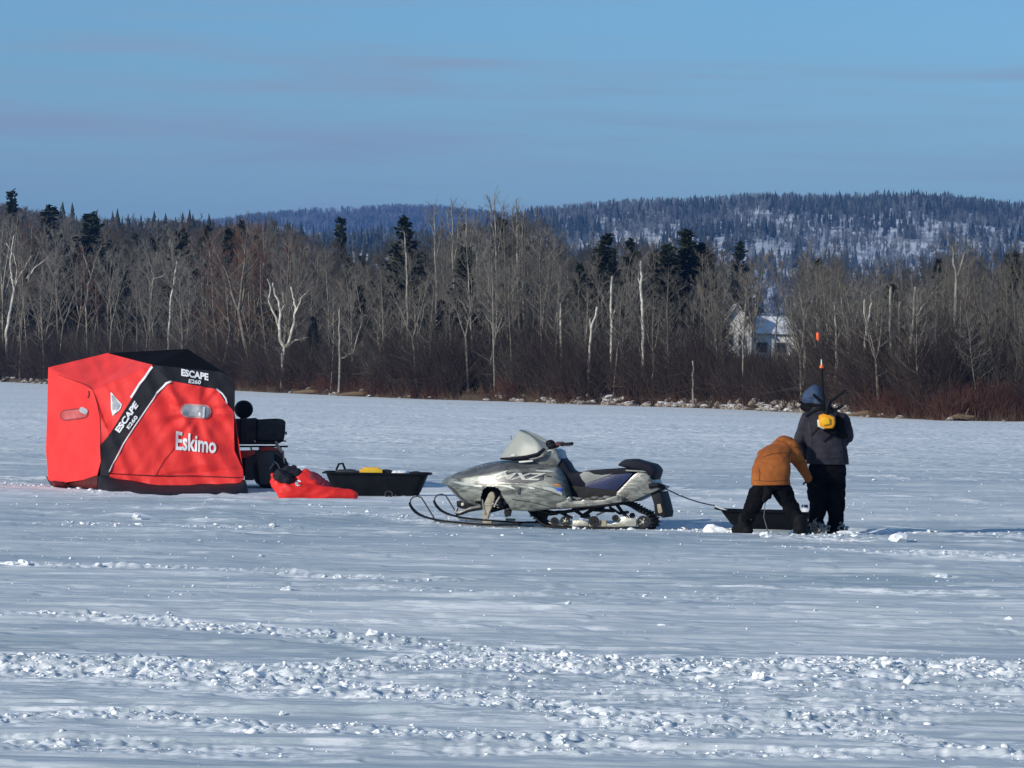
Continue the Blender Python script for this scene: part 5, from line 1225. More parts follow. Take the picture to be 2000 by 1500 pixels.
# seat, tank, side panels
SEAT = [(1062,899),(1070,892),(1082,892),(1095,896),(1103,904),(1110,917),(1117,923),(1130,923),(1145,919),(1170,917),(1200,915),(1224,914),(1238,918),(1240,928),(1225,940),(1205,958),(1190,962),(1150,962),(1143,976),(1126,976),(1112,972),(1105,952),(1098,938),(1086,920)]
slab('seat', SEAT, -.165, .165, M_SEAT, .035)
slab('seat_panel', [(1143,944),(1160,938),(1195,927),(1236,924),(1230,932),(1204,959),(1180,960),(1149,959),(1142,953)], -.178, .178, M_BLU, .008)
slab('seat_insert', [(1132,927),(1140,921),(1150,921),(1160,926),(1175,928),(1197,925),(1175,934),(1143,944),(1136,936)], -.184, .184, M_GRYP, .004)
slab('tail', [(1204,961),(1236,928),(1245,922),(1262,923),(1272,934),(1275,947),(1292,951),(1284,958),(1268,965),(1250,973),(1236,980),(1212,981),(1200,974)], -.23, .23, M_SIL2, .03)
slab('running_board', [(1086,978),(1106,974),(1112,969),(1116,972),(1116,978),(1136,978),(1140,974),(1145,977),(1160,977),(1180,976),(1195,970),(1205,968),(1214,972),(1214,981),(1160,988),(1100,993),(1086,992)], -.40, -.20, M_SIL2, .012)
slab('running_board', [(1086,990),(1116,986),(1160,983),(1214,974),(1214,981),(1160,988),(1100,993)], .20, .40, M_SIL2, .006)
slab('tunnel', [(1086,945),(1205,958),(1284,955),(1268,964),(1236,976),(1204,982),(1130,986),(1086,988)], -.19, .19, M_CHS, .01)
slab('board_edge', [(1090,992.5),(1130,990),(1170,987),(1206,983),(1206,984.5),(1170,989),(1130,992),(1090,994.5)], -.405, -.385, M_CHS, .001)
b = MB()
for x, y in ((1120,971),(1131,972),(1150,973),(1163,970),(1172,972),(1186,969)): b.ell(S(x, y+2.5, -.30+.04*random.random()), (.06,.06,.022), None, 8, 6)
b.build('packed_snow', M_ALU, sm)
# bumper, grab handle, flap
slab('grab_handle', [(1205,909),(1212,902),(1221,897),(1233,897),(1250,902),(1269,907),(1275,912),(1280,919),(1277,930),(1273,940),(1268,930),(1262,921),(1245,918),(1223,914)], -.20, .20, M_SEAT, .02)
slab('rear_trim', [(1222,917.5),(1245,918.5),(1258,919.5),(1258,921.5),(1240,921),(1222,920)], -.212, -.20, M_GRYP, .002)
b = MB(); b.tube([S(1268,950,-.24), S(1284,947,-.24), S(1295,951,-.18), S(1296,952,.18), S(1290,948,.24)], .030, 8); b.build('rear_bumper', M_CHS, sm)
b = MB(); b.box(S(1266,933,-.24), (.04,.02,.05)); b.build('tail_light', M_GRYP, sm, bevel=.008)
FL = [(1270,962),(1288,960),(1294,980),(1299,1001),(1297,1011),(1292,1011),(1289,1004),(1286,1009),(1279,1006),(1277,985)]
grid_ = [S(x, y, -.18) for x, y in FL]; b = MB(); b.prism(grid_, [p_+E_W*.34+E_L*.02 for p_ in grid_]); b.build('snow_flap', M_CHS, sm, bevel=.006)
slab('snow_on_flap', [(1283,985),(1290,984),(1294,1000),(1288,1003),(1285,1001)], -.195, -.181, M_MUD, .004)
# track
TR = [(1034,1001),(1044,998),(1060,1000),(1075,1003),(1090,1003),(1110,1000),(1150,993),(1190,988),(1215,985),(1230,989),(1248,1000),(1262,1006),(1270,1017),(1269,1026),(1260,1033),(1240,1033),(1200,1032),(1150,1031),(1100,1030),(1070,1028),(1056,1021),(1044,1010)]
def loop_pts(pts, step=3.0):
    out = []; n = len(pts)
    for i in range(n):
        p0, p1, p2, p3 = pts[i-1], pts[i], pts[(i+1) % n], pts[(i+2) % n]; m_ = max(1, int(math.dist(p1, p2)/step))
        for j in range(m_):
            u_ = j/m_; out.append(tuple(.5*((2*p1[k])+(-p0[k]+p2[k])*u_+(2*p0[k]-5*p1[k]+4*p2[k]-p3[k])*u_*u_+(-p0[k]+3*p1[k]-3*p2[k]+p3[k])*u_**3) for k in (0, 1)))
    return out
LP = loop_pts(TR); b = MB(); V = []; n = len(LP); cx, cy = 1155, 1012
zmin = .012
def TP(x, y, w):
    p_ = S(x, y, -.19); p_ = p_ + E_W*(w+.19); p_.z = max(p_.z, zmin); return p_
for x, y in LP: V += [TP(x, y, -.19), TP(x, y, .19)]
F = [(2*i, 2*i+1, 2*((i+1) % n)+1, 2*((i+1) % n)) for i in range(n)]; b.add(V, F)
me = evaluated(b.mesh('track'), [('SOLIDIFY', dict(thickness=.016, offset=0))]); tk = link('track', me, M_TYRE, sm)
b = MB()
for i in range(0, n, 2):
    x, y = LP[i]; x2, y2 = LP[(i+1) % n]; t = (TP(x2, y2, 0)-TP(x, y, 0)); 
    if t.length < 1e-4: continue
    t.normalize(); nn = t.cross(E_W).normalized(); c = TP(x, y, 0)
    if (c-L3(SL(cx, 0), 0, S(cx, cy, 0).z)).dot(nn) < 0: nn = -nn
    if c.z < .03: hgt = .008
    else: hgt = .028
    m_ = Matrix((t, E_W, nn)).transposed(); b.box(c+nn*hgt*.6, (.014, .37, hgt), m_)
b.build('lugs', M_TYRE, tk)
def wh(px, py, r_, m_out, m_in, w0=-.175, name='idler_wheel'):
    b = MB(); c = S(px, py, w0); b.lathe(c, E_W, [(-.014, r_*.72), (-.014, r_*.97), (0, r_), (.014, r_*.97), (.014, r_*.72)], 24); o = b.build(name, m_out, sm)
    b = MB(); b.lathe(c, E_W, [(-.018, .008), (-.018, r_*.22), (-.006, r_*.28), (-.006, r_*.70), (.006, r_*.74), (.006, .01)], 24)
    for k in range(5):
        a = 6.28*k/5; b.box(c-E_W*.008+Vector((E_L.x*math.cos(a), E_L.y*math.cos(a), math.sin(a)))*r_*.46, (.012, .012, r_*.4), Matrix((E_L, E_W, Vector((0,0,1)))).transposed() @ Matrix.Rotation(math.pi/2-a, 3, 'Y'))
    b.build('hub', m_in, o)
for w0 in (-.20, .16):
    wh(1256, 1019.5, .077, M_TYRE, M_ALU, w0, 'rear_wheel'); wh(1104, 1017.5, .062, M_TYRE, M_ALU, w0); wh(1160, 1018, .066, M_TYRE, M_CHS, w0); wh(1202, 1012, .042, M_TYRE, M_CHS, w0); wh(1083, 1018, .05, M_TYRE, M_CHS, w0)
wh(1235, 1007, .035, M_TYRE, M_CHS, -.10); wh(1060, 1006, .07, M_CHS, M_CHS, -.1, 'drive_wheel')
slab('skid_rail', [(1070,1020),(1095,1021),(1150,1023),(1200,1023),(1245,1023),(1262,1022),(1262,1028),(1200,1029.5),(1120,1028),(1080,1026)], -.165, -.145, M_ALU, .004)
slab('skid_rail', [(1070,1020),(1095,1021),(1150,1023),(1200,1023),(1245,1023),(1262,1022),(1262,1028),(1200,1029.5),(1120,1028),(1080,1026)], .145, .165, M_ALU, .004)
slab('rail_block', [(1116,1017),(1136,1016),(1148,1019),(1150,1028),(1114,1027)], -.175, -.15, M_ALU, .006)
slab('rail_block', [(1172,1016),(1184,1016),(1185,1028),(1170,1028)], -.175, -.15, M_MUD, .006)
slab('rail_block', [(1196,1022),(1206,1020),(1212,1010),(1224,1008),(1228,1012),(1242,1012),(1243,1028),(1196,1027)], -.18, -.15, M_ALU, .006)
b = MB()
for w0 in (-.16, .16):
    for pts, r_ in (([(1118,994),(1134,1004),(1142,1010)], .020), ([(1165,990),(1150,1000),(1136,1009)], .024), ([(1140,1009),(1162,1014)], .018), ([(1205,986),(1215,1000),(1226,1012)], .022), ([(1190,990),(1212,1004)], .016), ([(1092,1000),(1118,1012)], .018), ([(1160,996),(1200,998)], .022)):
        b.tube([S(x, y, w0) for x, y in pts], r_, 7)
for x, y in ((1136,1009),(1212,1002),(1165,992),(1118,996)): b.tube([S(x, y, -.165), S(x, y, -.165)+E_W*.33], .02, 8)
b.build('suspension_arm', M_CHS, sm)
b = MB(); b.tube([S(1165,1006,-.12), S(1186,997,-.10)], .012, 6); b.tube([S(1108,1000,-.12), S(1100,1006,-.12)], .014, 6); b.build('shock_absorber', M_STL, sm)
# skis and front suspension
def ski(w, far=False, dx=0):
    c0 = L3(SL(956, -.5), w, 0); base = (c0-SO).dot(E_L)
    def Q(px, py, ww=0, ): p_ = S(px, py, -.5); l = (p_-SO).dot(E_L); return L3(l, w+ww, max(.012, p_.z))
    path = [(800,981),(801,987),(806,994),(813,1002),(827,1009),(848,1015),(875,1018.5),(905,1021),(940,1024),(980,1025.5),(1012,1025),(1018,1021.5)]
    b = MB(); V = []
    for i, (x, y) in enumerate(path):
        hw = .055 if i > 3 else (.022, .035, .045, .052)[i]
        for k in (-1, -.45, 0, .45, 1): q = Q(x, y, hw*k); q.z -= (.0 if abs(k) > .4 else .008); V.append(q)
    b.add(V, [(i*5+k, i*5+k+1, i*5+6+k, i*5+5+k) for i in range(len(path)-1) for k in range(4)])
    me = evaluated(b.mesh('ski', 'all'), [('SUBSURF', dict(levels=1, render_levels=1)), ('SOLIDIFY', dict(thickness=.014, offset=0))]); me.polygons.foreach_set('use_smooth', [True]*len(me.polygons)); o = link('ski', me, M_CHS, sm)
    b = MB(); b.tube([Q(801,984), Q(802,976), Q(807,971), Q(815,969), Q(823,972), Q(829,981), Q(838,996), Q(848,1012)], .009, 8); b.build('ski_handle', M_DRK, o)
    b = MB(); b.tube([Q(x, y+2.5) for x, y in path[5:11]], .010, 6); b.build('wear_bar', M_STL, o)
    b = MB(); b.box(Q(952, 1020), (.12, .05, .03), Matrix((E_L, E_W, Vector((0,0,1)))).transposed()); b.build('saddle', M_MUD, o, bevel=.008)
ski(-.50); ski(.46)
def leg_(w, sgn):
    def Q(px, py, ww=0): p_ = S(px, py, -.46); return L3((p_-SO).dot(E_L), w+ww*sgn, p_.z)
    b = MB(); b.prism([Q(955,964), Q(960,960), Q(965,962), Q(967,970), Q(964,984), Q(957,1000), Q(954,1013), Q(944,1015), Q(942,1004), Q(947,982)], [Q(955,964,.05), Q(960,960,.05), Q(965,962,.05), Q(967,970,.05), Q(964,984,.05), Q(957,1000,.05), Q(954,1013,.05), Q(944,1015,.05), Q(942,1004,.05), Q(947,982,.05)]); b.build('spindle', M_MUD, sm, bevel=.008)
    b = MB(); b.tube([Q(943,975), Q(945,990), Q(949,1004)], [.008,.014,.016], 6); b.tube([Q(949,986), Q(966,984)], .012, 6); b.tube([Q(966,990), Q(972,978), Q(977,970)], .012, 6); b.build('tie_rod', M_ALU, sm)
    b = MB(); b.tube([Q(960,985,.06), Q(975,978,.16), Q(985,975,.3)], .018, 7); b.tube([Q(955,1000,.06), Q(980,992,.2), Q(992,990,.34)], .018, 7); b.tube([Q(966,968,.08), Q(978,992,.1)], .035, 8); b.build('control_arm', M_CHS, sm)
leg_(-.48, 1); leg_(.48, -1)
slab('front_bumper', [(891,979),(900,977),(911,982),(925,984),(936,992),(920,994),(902,994),(892,990)], -.16, .16, M_CHS, .01)
b = MB(); b.ell(S(904,985,-.17), (.022,.012,.022)); b.build('bumper_cap', M_DW, sm)
b = MB(); b.tube([S(893,992,-.1), S(890,1001,-.12), S(900,1001,-.14), S(920,993,-.2), S(941,988,-.34)], .020, 8); b.build('front_arm', M_ALU, sm)
b = MB(); b.tube([S(892,1005,-.1), S(903,1003,-.16), S(915,998,-.2), S(942,993,-.34)], .016, 8); b.build('front_arm', M_CHS, sm)
b = MB(); b.tube([L3(SL(952), -.45, .30), L3(SL(952), .45, .30)], .02, 8); b.tube([L3(SL(975), -.40, .22), L3(SL(975), .40, .22)], .022, 8); b.build('cross_tube', M_CHS, sm)
b = MB(); b.tube([S(999,858,.1), S(998,835+16,.1)], .004, 5); b.build('antenna', M_CHS, sm)
# ---------------------------------------------------------------- people
M_SKIN = mat('skin', (.50,.27,.18), .55, var=.1)
M_HAIR = mat('dark_hair', (.02,.012,.008), .7)
M_COAT = mat('charcoal_coat', (.019,.018,.026), .85, scale=7, c2=(.038,.036,.048), bump=.4, bscale=22, spec=.2)
M_PANTS = mat('black_trousers', (.003,.003,.004), .85, scale=7, c2=(.007,.007,.009), bump=.4, bscale=14, spec=.06)
M_BOOT = mat('black_boots', (.005,.005,.006), .7, scale=9, c2=(.012,.012,.012), bump=.3, spec=.1)
M_BHOOD = mat('blue_hood', (.020,.040,.088), .8, scale=6, c2=(.036,.066,.135), bump=.3, bscale=12)
M_ORG = mat('orange_brown_jacket', (.27,.078,.018), .85, scale=6, c2=(.38,.118,.028), bump=.4, bscale=18, spec=.2)
M_GLV = mat('black_gloves', (.005,.005,.006), .8, var=.3, bump=.3, spec=.1)
def hand(b, wrist, d, palm, k=1.0, curl=.9):
    """palm with five separate curled fingers; d points along the hand, palm is the palm normal"""
    d = Vector(d).normalized(); n = Vector(palm); n = (n-d*n.dot(d)).normalized(); s = d.cross(n); w0 = Vector(wrist)
    for j in (-1.2, -.4, .4, 1.2): b.caps(w0+s*j*.014*k, w0+d*.085*k+s*j*.021*k, .016*k, .014*k, 8)
    for j, L in ((-1.5, .068), (-.5, .080), (.5, .075), (1.5, .058)):
        p = w0+d*.088*k+s*j*.021*k; e = d
        for f in (.45, .32, .25):
            an = curl*.62; e = (e*math.cos(an)+n*math.sin(an)).normalized(); q = p+e*L*f*k; b.caps(p, q, .0105*k, .0095*k, 8); p = q
    p = w0+d*.03*k-s*.028*k; e = (d*.6-s*.8+n*.3).normalized()
    for f in (.045, .032): q = p+e*f*k; b.caps(p, q, .012*k, .010*k, 8); p = q; e = (e+n*.5+d*.3).normalized()
def head(b, c, face, up):
    """skull with brow, nose, lips, chin and ears; face is the viewing direction"""
    f = Vector(face).normalized(); u = Vector(up); u = (u-f*u.dot(f)).normalized(); s = f.cross(u); m_ = Matrix((s, f, u)).transposed(); c = Vector(c)
    b.ell(c+u*.02, (.076,.095,.100), m_); b.ell(c+f*.03-u*.055, (.055,.06,.065), m_); b.caps(c+f*.092+u*.005, c+f*.108-u*.028, .010, .016, 8)
    b.ell(c+f*.085-u*.06, (.026,.014,.012), m_); b.ell(c+f*.075-u*.095, (.024,.022,.018), m_)
    b.ell(c+f*.080+u*.030, (.058,.018,.012), m_)
    for k in (-1, 1): b.ell(c+s*.077*k-u*.01, (.010,.020,.032), m_)
    return f, u, s
def face_bits(c, f, u, s, par):
    b = MB(); 
    for k in (-1, 1): b.ell(Vector(c)+f*.086+s*.032*k+u*.012, (.013,.013,.010), None, 10, 8)
    b.build('eye', mat('eye_white', (.7,.7,.68), .2), par)

# standing person, seen from behind
YP = gnd(1614, 1047).y
def p(px, py, dy=0): return at(px, py, YP+dy)
per = thing('person', (p(1614,1047).x, YP, 0), 'person in charcoal coat and blue hood standing with back turned, looking down left', 'person')
hipL, hipR = p(1597,922,.02), p(1631,922,.0); kL, kR = p(1597,984,.0), p(1633,986,-.02); aL, aR = p(1597,1034,.05), p(1633,1038,.02); neck = p(1606,806,.10); chest = p(1610,840,.02); shL, shR = p(1578,818,.06), p(1645,822,.04)
eL, eR = p(1563,858,.12), p(1655,852,.14); wL, wR = p(1572,888,.34), p(1640,872,.40); hc = p(1588,783,.20)
b = MB(); b.caps(p(1614,915), chest, .10, .10); b.caps(chest, neck, .10, .05); b.caps(neck, hc, .055, .055)
for a, k, f, s in ((hipL, kL, aL, -1), (hipR, kR, aR, 1)): b.caps(p(1614,915), a, .11, .095); b.caps(a, k, .085, .058); b.caps(k, f, .055, .04); b.caps(f, f+Vector((-.02,.16,-.02)), .04, .035)
for sh_, e_, w_ in ((shL, eL, wL), (shR, eR, wR)): b.caps(chest, sh_, .08, .05); b.caps(sh_, e_, .055, .042); b.caps(e_, w_, .042, .030)
f, u, s = head(b, hc, (-.55,.70,-.45), (-.1,.3,1)); hand(b, wL, (.25,.9,-.3), (.7,-.2,-.6)); hand(b, wR, (-.5,.85,0), (-.5,-.3,-.7))
fused(b, 'body', M_SKIN, per, .010, 2); face_bits(hc, f, u, s, per)
for w_, d_, n_ in ((wL, (.25,.9,-.3), (.7,-.2,-.6)), (wR, (-.5,.85,0), (-.5,-.3,-.7))):
    b = MB(); hand(b, w_, d_, n_, 1.12); b.caps(w_-Vector((0,.09,0)), w_, .058, .046); fused(b, 'glove', M_GLV, per, .006, 1)
# coat
b = MB()
b.loft([(p(cx_, y_, dy), rx, ry) for cx_, y_, rx, ry, dy in [(1616.5,915,.252,.19,.0),(1616.5,900,.250,.188,.0),(1615.5,885,.244,.182,.0),(1613.5,865,.238,.178,.02),(1612,845,.236,.17,.03),(1611,828,.234,.155,.04),(1611,816,.226,.140,.05),(1610,808,.200,.125,.06),(1608,801,.155,.11,.08),(1605,795,.115,.10,.10),(1602,790,.09,.085,.12)]])
b.caps(p(1588,822,.05), shL, .10, .090); b.caps(shL, eL, .092, .078); b.caps(eL, wL+Vector((0,-.05,0)), .076, .056); b.caps(p(1632,822,.04), shR, .10, .092); b.caps(shR, eR, .096, .082); b.caps(eR, wR+Vector((0,-.05,0)), .078, .056)
hem = p(1616,906.5)
coat = fused(b, 'coat', M_COAT, per, .013, 5, .014, 6, cut=[(hem, (0,0,-1))])
b = MB(); z = p(1616,892).z; ring = []
b.tube([p(1600,788,.16)+Vector((math.cos(a)*.10, math.sin(a)*.09, .01*math.sin(a*2))) for a in np.linspace(0, 6.28, 16)], .032, 8, False); fused(b, 'collar', M_COAT, per, .012, 3, .01, 10)
C_BVH = bvh_of([coat]); M_CS = mat('coat_seam', (.016,.015,.019), .9)
on_surface('seam', ribbon([(1580,893),(1615,896),(1653,893)], 1.3), C_BVH, M_CS, per, .003, 4, .006)
on_surface('seam', ribbon([(1577,812),(1583,828),(1586,850),(1584,880)], 1.2), C_BVH, M_CS, per, .003, 4, .006)
on_surface('seam', ribbon([(1644,816),(1641,835),(1642,858),(1646,885)], 1.2), C_BVH, M_CS, per, .003, 4, .006)
# trousers
b = MB(); b.loft([(p(1615,900), .20, .15), (p(1615,912), .225, .165), (p(1615,925), .228, .165), (p(1614,938), .222, .155)])
b.caps(p(1596,925), p(1596,960), .125, .118); b.caps(p(1596,960), kL, .118, .106); b.caps(kL, p(1595,1012,.02), .104, .100); b.caps(p(1595,1012,.02), p(1595,1034,.04), .100, .104)
b.caps(p(1631,925), p(1632,960), .125, .118); b.caps(p(1632,960), kR, .118, .106); b.caps(kR, p(1632,1010), .104, .094); b.caps(p(1632,1010), p(1632,1036), .094, .104)
fused(b, 'trousers', M_PANTS, per, .013, 3, .03, 6)
def boot(foot, toe, k=1.0, m=M_BOOT, par=None):
    b = MB(); t = Vector(toe).normalized(); c = Vector((foot.x, foot.y, 0)); b.caps(c+Vector((0,0,.20)), c+Vector((0,0,.08)), .075*k, .072*k); b.caps(c-t*.05+Vector((0,0,.058)), c+t*.17+Vector((0,0,.055)), .058*k, .055*k); b.caps(c+t*.05+Vector((0,0,.09)), c+t*.15+Vector((0,0,.06)), .06*k, .05*k)
    o = fused(b, 'boot', m, par, .009, 3, .004, 20, cut=[((0,0,.004), (0,0,-1))]); return o
boot(p(1594,1043,.04), (-.25,1,0), 1.15, par=per); boot(p(1632,1046,.0), (.15,1,0), 1.15, par=per)
# hood
b = MB(); m_ = Matrix((s, f, u)).transposed(); b.ell(p(1588,776,.18), (.125,.150,.120), m_); b.ell(p(1591,765,.16), (.085,.105,.085)); b.caps(p(1590,760,.16), p(1593,757,.14), .05, .025); b.caps(p(1597,784,.14), p(1604,795,.10), .10, .10); b.caps(p(1577,781,.24), p(1571,785,.26), .07, .045)
hood = fused(b, 'hood', M_BHOOD, per, .010, 4, .012, 10, cut=[(p(1565,787,.25), (-.16,.15,-1))])
b = MB(); b.caps(p(1563,786,.26), p(1580,789,.12), .020, .026); b.caps(p(1580,789,.12), p(1601,794,.02), .026, .034); fused(b, 'hood_brim', M_GLV, per, .009, 2)
b = MB(); b.caps(p(1571,794,.22), p(1590,800,.14), .055, .085); fused(b, 'face_mask', M_GLV, per, .011, 3)

# fishing gear slung on the back
dyb = -.26
gear = thing('ice_auger', p(1614,845,dyb), 'black rods with yellow housing and orange tips slung on the standing person back', 'auger')
b = MB(); c = p(1614,825,dyb); pts = [(1600,812),(1612,808),(1620,811),(1629,815),(1630,828),(1626,836),(1612,837),(1601,832)]
b.prism([p(x, y, dyb-.06) for x, y in pts], [p(1614+(x-1614)*1.15, 825+(y-825)*1.15, dyb+.07) for x, y in pts]); hs = b.build('housing', mat('orange_yellow_plastic', (.90,.36,.01), .4, scale=5, var=.08), gear, bevel=.02)
b = MB(); pts = [(1604,817),(1612,813),(1620,817),(1621,828),(1608,831),(1603,825)]; b.prism([p(x, y, dyb-.085) for x, y in pts], [p(x, y, dyb-.058) for x, y in pts]); b.build('cover_plate', mat('bright_yellow_plastic', (.95,.52,.01), .35, var=.05), hs, bevel=.01)
b = MB(); b.caps(p(1599,822,dyb-.02), p(1600,832,dyb-.02), .018, .018); b.caps(p(1600,832,dyb-.03), p(1609,836,dyb-.03), .016, .014); b.build('tube', mat('cream_plastic', (.75,.72,.5), .4), hs)
b = MB(); b.tube([p(1609,800,dyb), p(1608,780,dyb), p(1606,750,dyb), p(1605,716,dyb)], [.022,.020,.017,.016], 8); b.build('shaft', M_BLK, gear)
b = MB(); b.lathe(p(1604.6,716,dyb), (0,0,1), [(-.02,.018),(-.01,.026),(.008,.024),(.02,.012)], 14); b.build('tip_collar', mat('orange_plastic', (.95,.16,.02), .4, var=.05), gear)
b = MB(); b.tube([p(1604.5,714,dyb), p(1604.2,702,dyb)], [.009,.006], 8); b.build('tip', mat('ivory_plastic', (.75,.72,.62), .4), gear)
b = MB(); b.tube([p(1604.2,702,dyb), p(1601,685,dyb), p(1597.6,665,dyb)], .0028, 6); b.build('wire', M_DRK, gear)
b = MB(); b.tube([p(1597.7,665.5,dyb), p(1597.6,662,dyb), p(1597.4,652,dyb), p(1597.4,649,dyb)], [.008,.020,.020,.010], 10); b.build('marker', mat('fluorescent_orange', (1.0,.13,.03), .5, var=.03), gear)
for k, (pts, r_) in enumerate([([(1619,786),(1634,775),(1653,761)], (.020,.016,.014)), ([(1588,770),(1598,779),(1610,790)], (.015,.019,.028)), ([(1622,797),(1632,800),(1640,796),(1647,792)], (.019,.018,.017,.016)), ([(1606,796),(1592,802),(1574,813)], (.028,.023,.018)), ([(1601,833),(1593,842),(1585,851)], (.014,.012,.010)), ([(1620,782),(1616,795),(1614,810)], (.034,.036,.036)), ([(1602,797),(1615,800),(1628,806)], (.03,.03,.02))]):
    b = MB(); b.tube([p(x, y, dyb-.005*k) for x, y in pts], r_, 8); b.build('rod', M_BLK, gear)
b = MB(); b.caps(p(1612,838,dyb+.06), p(1630,843,dyb+.06), .035, .05); b.caps(p(1630,843,dyb+.08), p(1650,851,dyb+.12), .048, .04); b.caps(p(1640,828,dyb+.12), p(1648,845,dyb+.14), .05, .04); b.caps(p(1636,815,dyb+.12), p(1646,826,dyb+.16), .03, .04)
fused(b, 'sling_pouch', M_GLV, gear, .010, 3, .012, 9)

# bent person
YB = gnd(1508, 1050).y; YB2 = YB
def q(px, py, dy=0): return at(px, py, YB+dy)
ben = thing('person', (q(1508,1050).x, YB, 0), 'person in an orange brown jacket bending forward with legs apart before the towed sled', 'person')
fL, fR = gnd(1455,1046), gnd(1563,1053); fL = Vector((fL.x, fL.y, 0)); fR = Vector((fR.x, fR.y, 0))
HL, HR = q(1488,945,.0), q(1524,945,.0); KL, KR = q(1470,990,.04), q(1545,990,.02); AL, AR = fL+Vector((.02,.02,.12)), fR+Vector((-.01,.02,.12))
sp = q(1508,905,.10); up_ = q(1518,880,.30); SL_, SR_ = q(1492,888,.38), q(1551,888,.30); EL_, ER_ = q(1500,925,.50), q(1567,912,.32); WL_, WR_ = q(1520,945,.55), q(1578,934,.36); HD = q(1532,869,.46)
b = MB(); b.caps(q(1506,940), sp, .10, .10); b.caps(sp, up_, .10, .085); b.caps(up_, HD, .07, .055)
for a, k, f_ in ((HL, KL, AL), (HR, KR, AR)): b.caps(q(1506,940), a, .10, .09); b.caps(a, k, .08, .055); b.caps(k, f_, .052, .04); b.caps(f_-Vector((0,0,.06)), f_+Vector((0,.14,-.08)), .035, .03)
for s1, e1, w1 in ((SL_, EL_, WL_), (SR_, ER_, WR_)): b.caps(up_, s1, .07, .045); b.caps(s1, e1, .05, .04); b.caps(e1, w1, .04, .028)
f, u, s = head(b, HD, (.25,.55,-.8), (.1,.8,.5)); hand(b, WR_, (.35,.4,-.8), (.2,.8,.2)); hand(b, WL_, (.3,.3,-.9), (.2,.8,.2)); fused(b, 'body', M_SKIN, ben, .010, 2); face_bits(HD, f, u, s, ben)
for w_, d_ in ((WR_, (.35,.4,-.8)), (WL_, (.3,.3,-.9))):
    b = MB(); hand(b, w_, d_, (.2,.8,.2), 1.12); b.caps(w_, w_+Vector((0,0,.04)), .038, .04); fused(b, 'glove', M_GLV, ben, .006, 1)
b = MB()
b.loft([(q(cx_, y_, dy), rx, ry) for cx_, y_, rx, ry, dy in [(1505.5,955,.232,.17,.0),(1505.5,943,.230,.17,.0),(1505.5,930,.229,.18,.02),(1506.5,915,.225,.185,.06),(1509,900,.214,.19,.12),(1513,888,.196,.20,.19),(1518,878,.168,.19,.27),(1522,870,.130,.15,.34),(1526,864,.085,.10,.38)]])
b.caps(q(1530,885,.28), SR_, .12, .095); b.caps(SR_, ER_, .088, .070); b.caps(ER_, WR_, .068, .052); b.caps(q(1505,885,.34), SL_, .10, .08); b.caps(SL_, EL_, .078, .065); b.caps(EL_, WL_, .06, .05)
fused(b, 'jacket', M_ORG, ben, .012, 6, .014, 5, cut=[(q(1505,947), (.03,0,-1))])
J_BVH = bvh_of([o_ for o_ in ben.children if o_.name.startswith('jacket')]); M_JS = mat('jacket_seam', (.15,.045,.010), .9)
for pl_ in ([(1472,938),(1505,940),(1539,938)], [(1546,880),(1541,893),(1541,908),(1544,925)], [(1490,893),(1510,886),(1535,884)], [(1482,915),(1484,925),(1483,938)], [(1560,905),(1568,901)]):
    on_surface('seam', ribbon(pl_, 1.1), J_BVH, M_JS, ben, .003, 4, .006)
b = MB(); b.ell(q(1533,869,.43), (.135,.145,.112)); b.caps(q(1522,876,.34), q(1544,874,.38), .10, .10); b.ell(q(1531,863,.40), (.10,.10,.07)); b.ell(q(1522,868,.40), (.085,.09,.055)); fused(b, 'hood', M_ORG, ben, .010, 4, .012, 9)
b = MB(); b.caps(q(1512,867,.42), q(1520,862,.44), .03, .03); fused(b, 'cap', mat('grey_knit', (.16,.16,.15), .9), ben, .008, 2)
b = MB(); b.loft([(q(1505,938), .20, .14), (q(1505,947), .215, .15), (q(1504,956), .215, .145)])
b.caps(q(1485,955), KL, .118, .098); b.caps(KL, AL+Vector((0,0,.06)), .096, .080); b.caps(q(1526,955), KR, .118, .096); b.caps(KR, AR+Vector((0,0,.06)), .094, .080); fused(b, 'trousers', M_PANTS, ben, .012, 3, .03, 7)
boot(fL, (-.5,.8,0), 1.2, par=ben); boot(fR, (.45,.85,0), 1.2, par=ben)
# jigging rod and mitten hanging between the legs
b = MB(); b.caps(q(1498,950,-.12), q(1500,962,-.13), .045, .058); b.caps(q(1500,962,-.13), q(1493,976,-.13), .055, .035); b.caps(q(1507,960,-.13), q(1504,972,-.13), .02, .018)
o = fused(b, 'hanging_mitten', M_GLV, None, .009, 3, .008, 12, loc=q(1498,962,-.13)); tag(o, 'black mitten hanging behind the bent person between the legs', 'mitten')
c = gnd(1491, 1042); b = MB(); b.tube([Vector((c.x, YB-.12, -.02)), q(1492,1010,-.12), q(1495,978,-.12)], [.007,.006,.005], 6); tag(b.build('fishing_rod', mat('grey_rod', (.11,.11,.13), .4), loc=(c.x, YB-.12, 0)), 'thin grey rod standing in the snow between the legs of the bent person', 'rod')

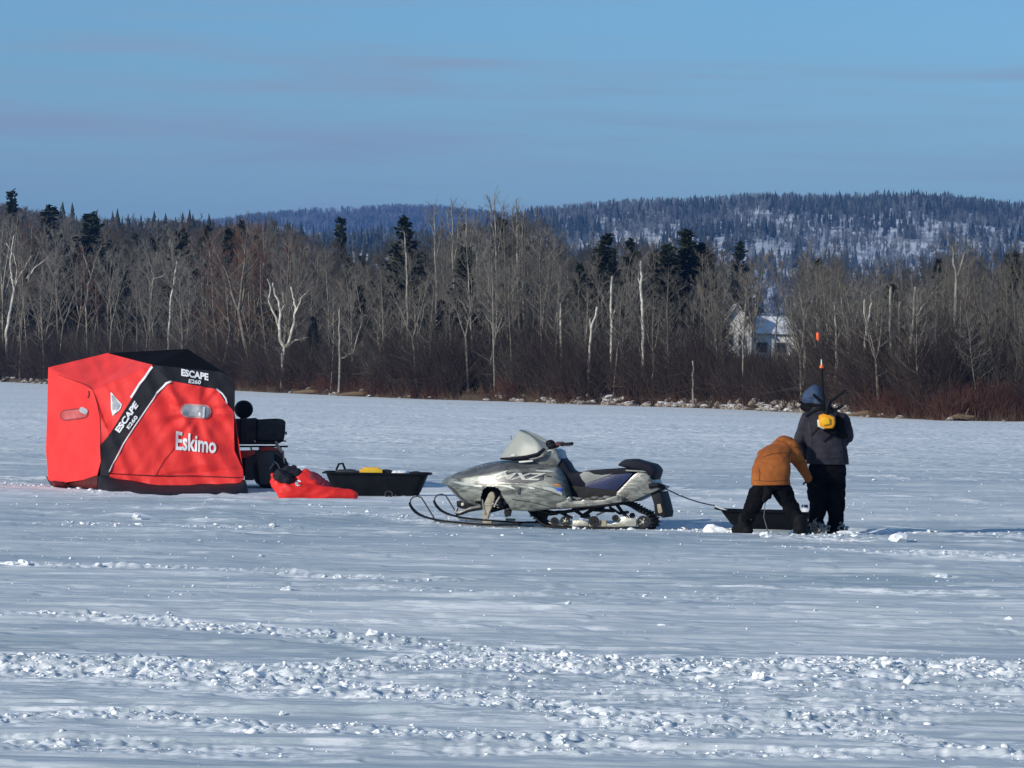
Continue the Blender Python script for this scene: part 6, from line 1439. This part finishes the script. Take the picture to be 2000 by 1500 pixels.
# towed sled, rope, things in it
Yt = gnd(1500, 1040).y+.42; Wt = FPX/Yt
cx0 = at(1497, 1040, Yt).x
s3, fin3 = tub('tow_sled', Vector((cx0, Yt, .02)), 205/Wt, .62, .24, R(-3), 'low black sled with a pointed raised front standing behind the two people', .26, tipup=.06)
hook = S(1297, 953, 0); tipp = fin3(Vector((-205/Wt/2+.02, -.05, .26)))
n_ = 14; pts = []
for i in range(n_+1):
    t = i/n_; v = hook.lerp(tipp, t); v.z -= math.sin(math.pi*t)*.03; pts.append(v)
b = MB(); b.tube(pts, .008, 6); tag(b.build('tow_rope', mat('blue_grey_rope', (.07,.10,.14), .7), loc=hook), 'thin dark tow rope from the snowmobile bumper to the pointed sled', 'rope')
b = MB(); e = tipp+Vector((.16,-.12,-.07)); b.tube([tipp+Vector((-.01,-.02,.0)), e], .013, 6); b.build('tow_bar', mat('pale_metal', (.55,.56,.6), .4), s3)
soft('white_pail_bag', at(1571, 1003, Yt-.05), (.115,.10,.075), M_WHT, 'white bag in the towed sled between the two people', 'bag', .012)
b = MB(); c = at(1572, 989, Yt); b.lathe(c-Vector((0,0,.05)), (0,0,1), [(0,.035),(.01,.04),(.06,.04),(.07,.036)], 16); tag(b.build('jar', mat('navy_plastic', (.01,.015,.05), .4), loc=c), 'small dark jar on top of the white bag in the towed sled', 'jar')
c = at(1537, 1010, Yt); b = MB(); b.box(c-Vector((0,0,.02)), (.30,.25,.11)); b.box(c+Vector((0,0,.04)), (.31,.26,.02)); tag(b.build('storage_box', M_BLK, bevel=.01, loc=c), 'black box inside the towed sled behind the bent person', 'box')
# grey tangle at the boots
rn = random.Random(3); segs = []
for k in range(46):
    c = gnd(1577+rn.random()*34, 1046) ; p0 = Vector((c.x, YP-.16+rn.uniform(-.05,.05), rn.uniform(.03,.16))); d = rv(rn, 1).normalized()*rn.uniform(.04,.11); d.z *= .5; segs.append((p0, p0+d, .010, .006)); segs.append((p0+d, p0+d+rv(rn, .05), .007, .004))
for k in range(18):
    c = gnd(1620+rn.random()*20, 1040); p0 = Vector((c.x, YP-.18, rn.uniform(.06,.17))); d = rv(rn, 1).normalized()*rn.uniform(.03,.08); segs.append((p0, p0+d, .009, .005))
o = link('tangled_line', seg_mesh('tangled_line', segs, 5), mat('grey_line', (.16,.155,.15), .7, c2=(.40,.39,.36)), loc=p(1595,1045,-.15)); tag(o, 'tangled pale grey line in front of the standing person boots', 'line')
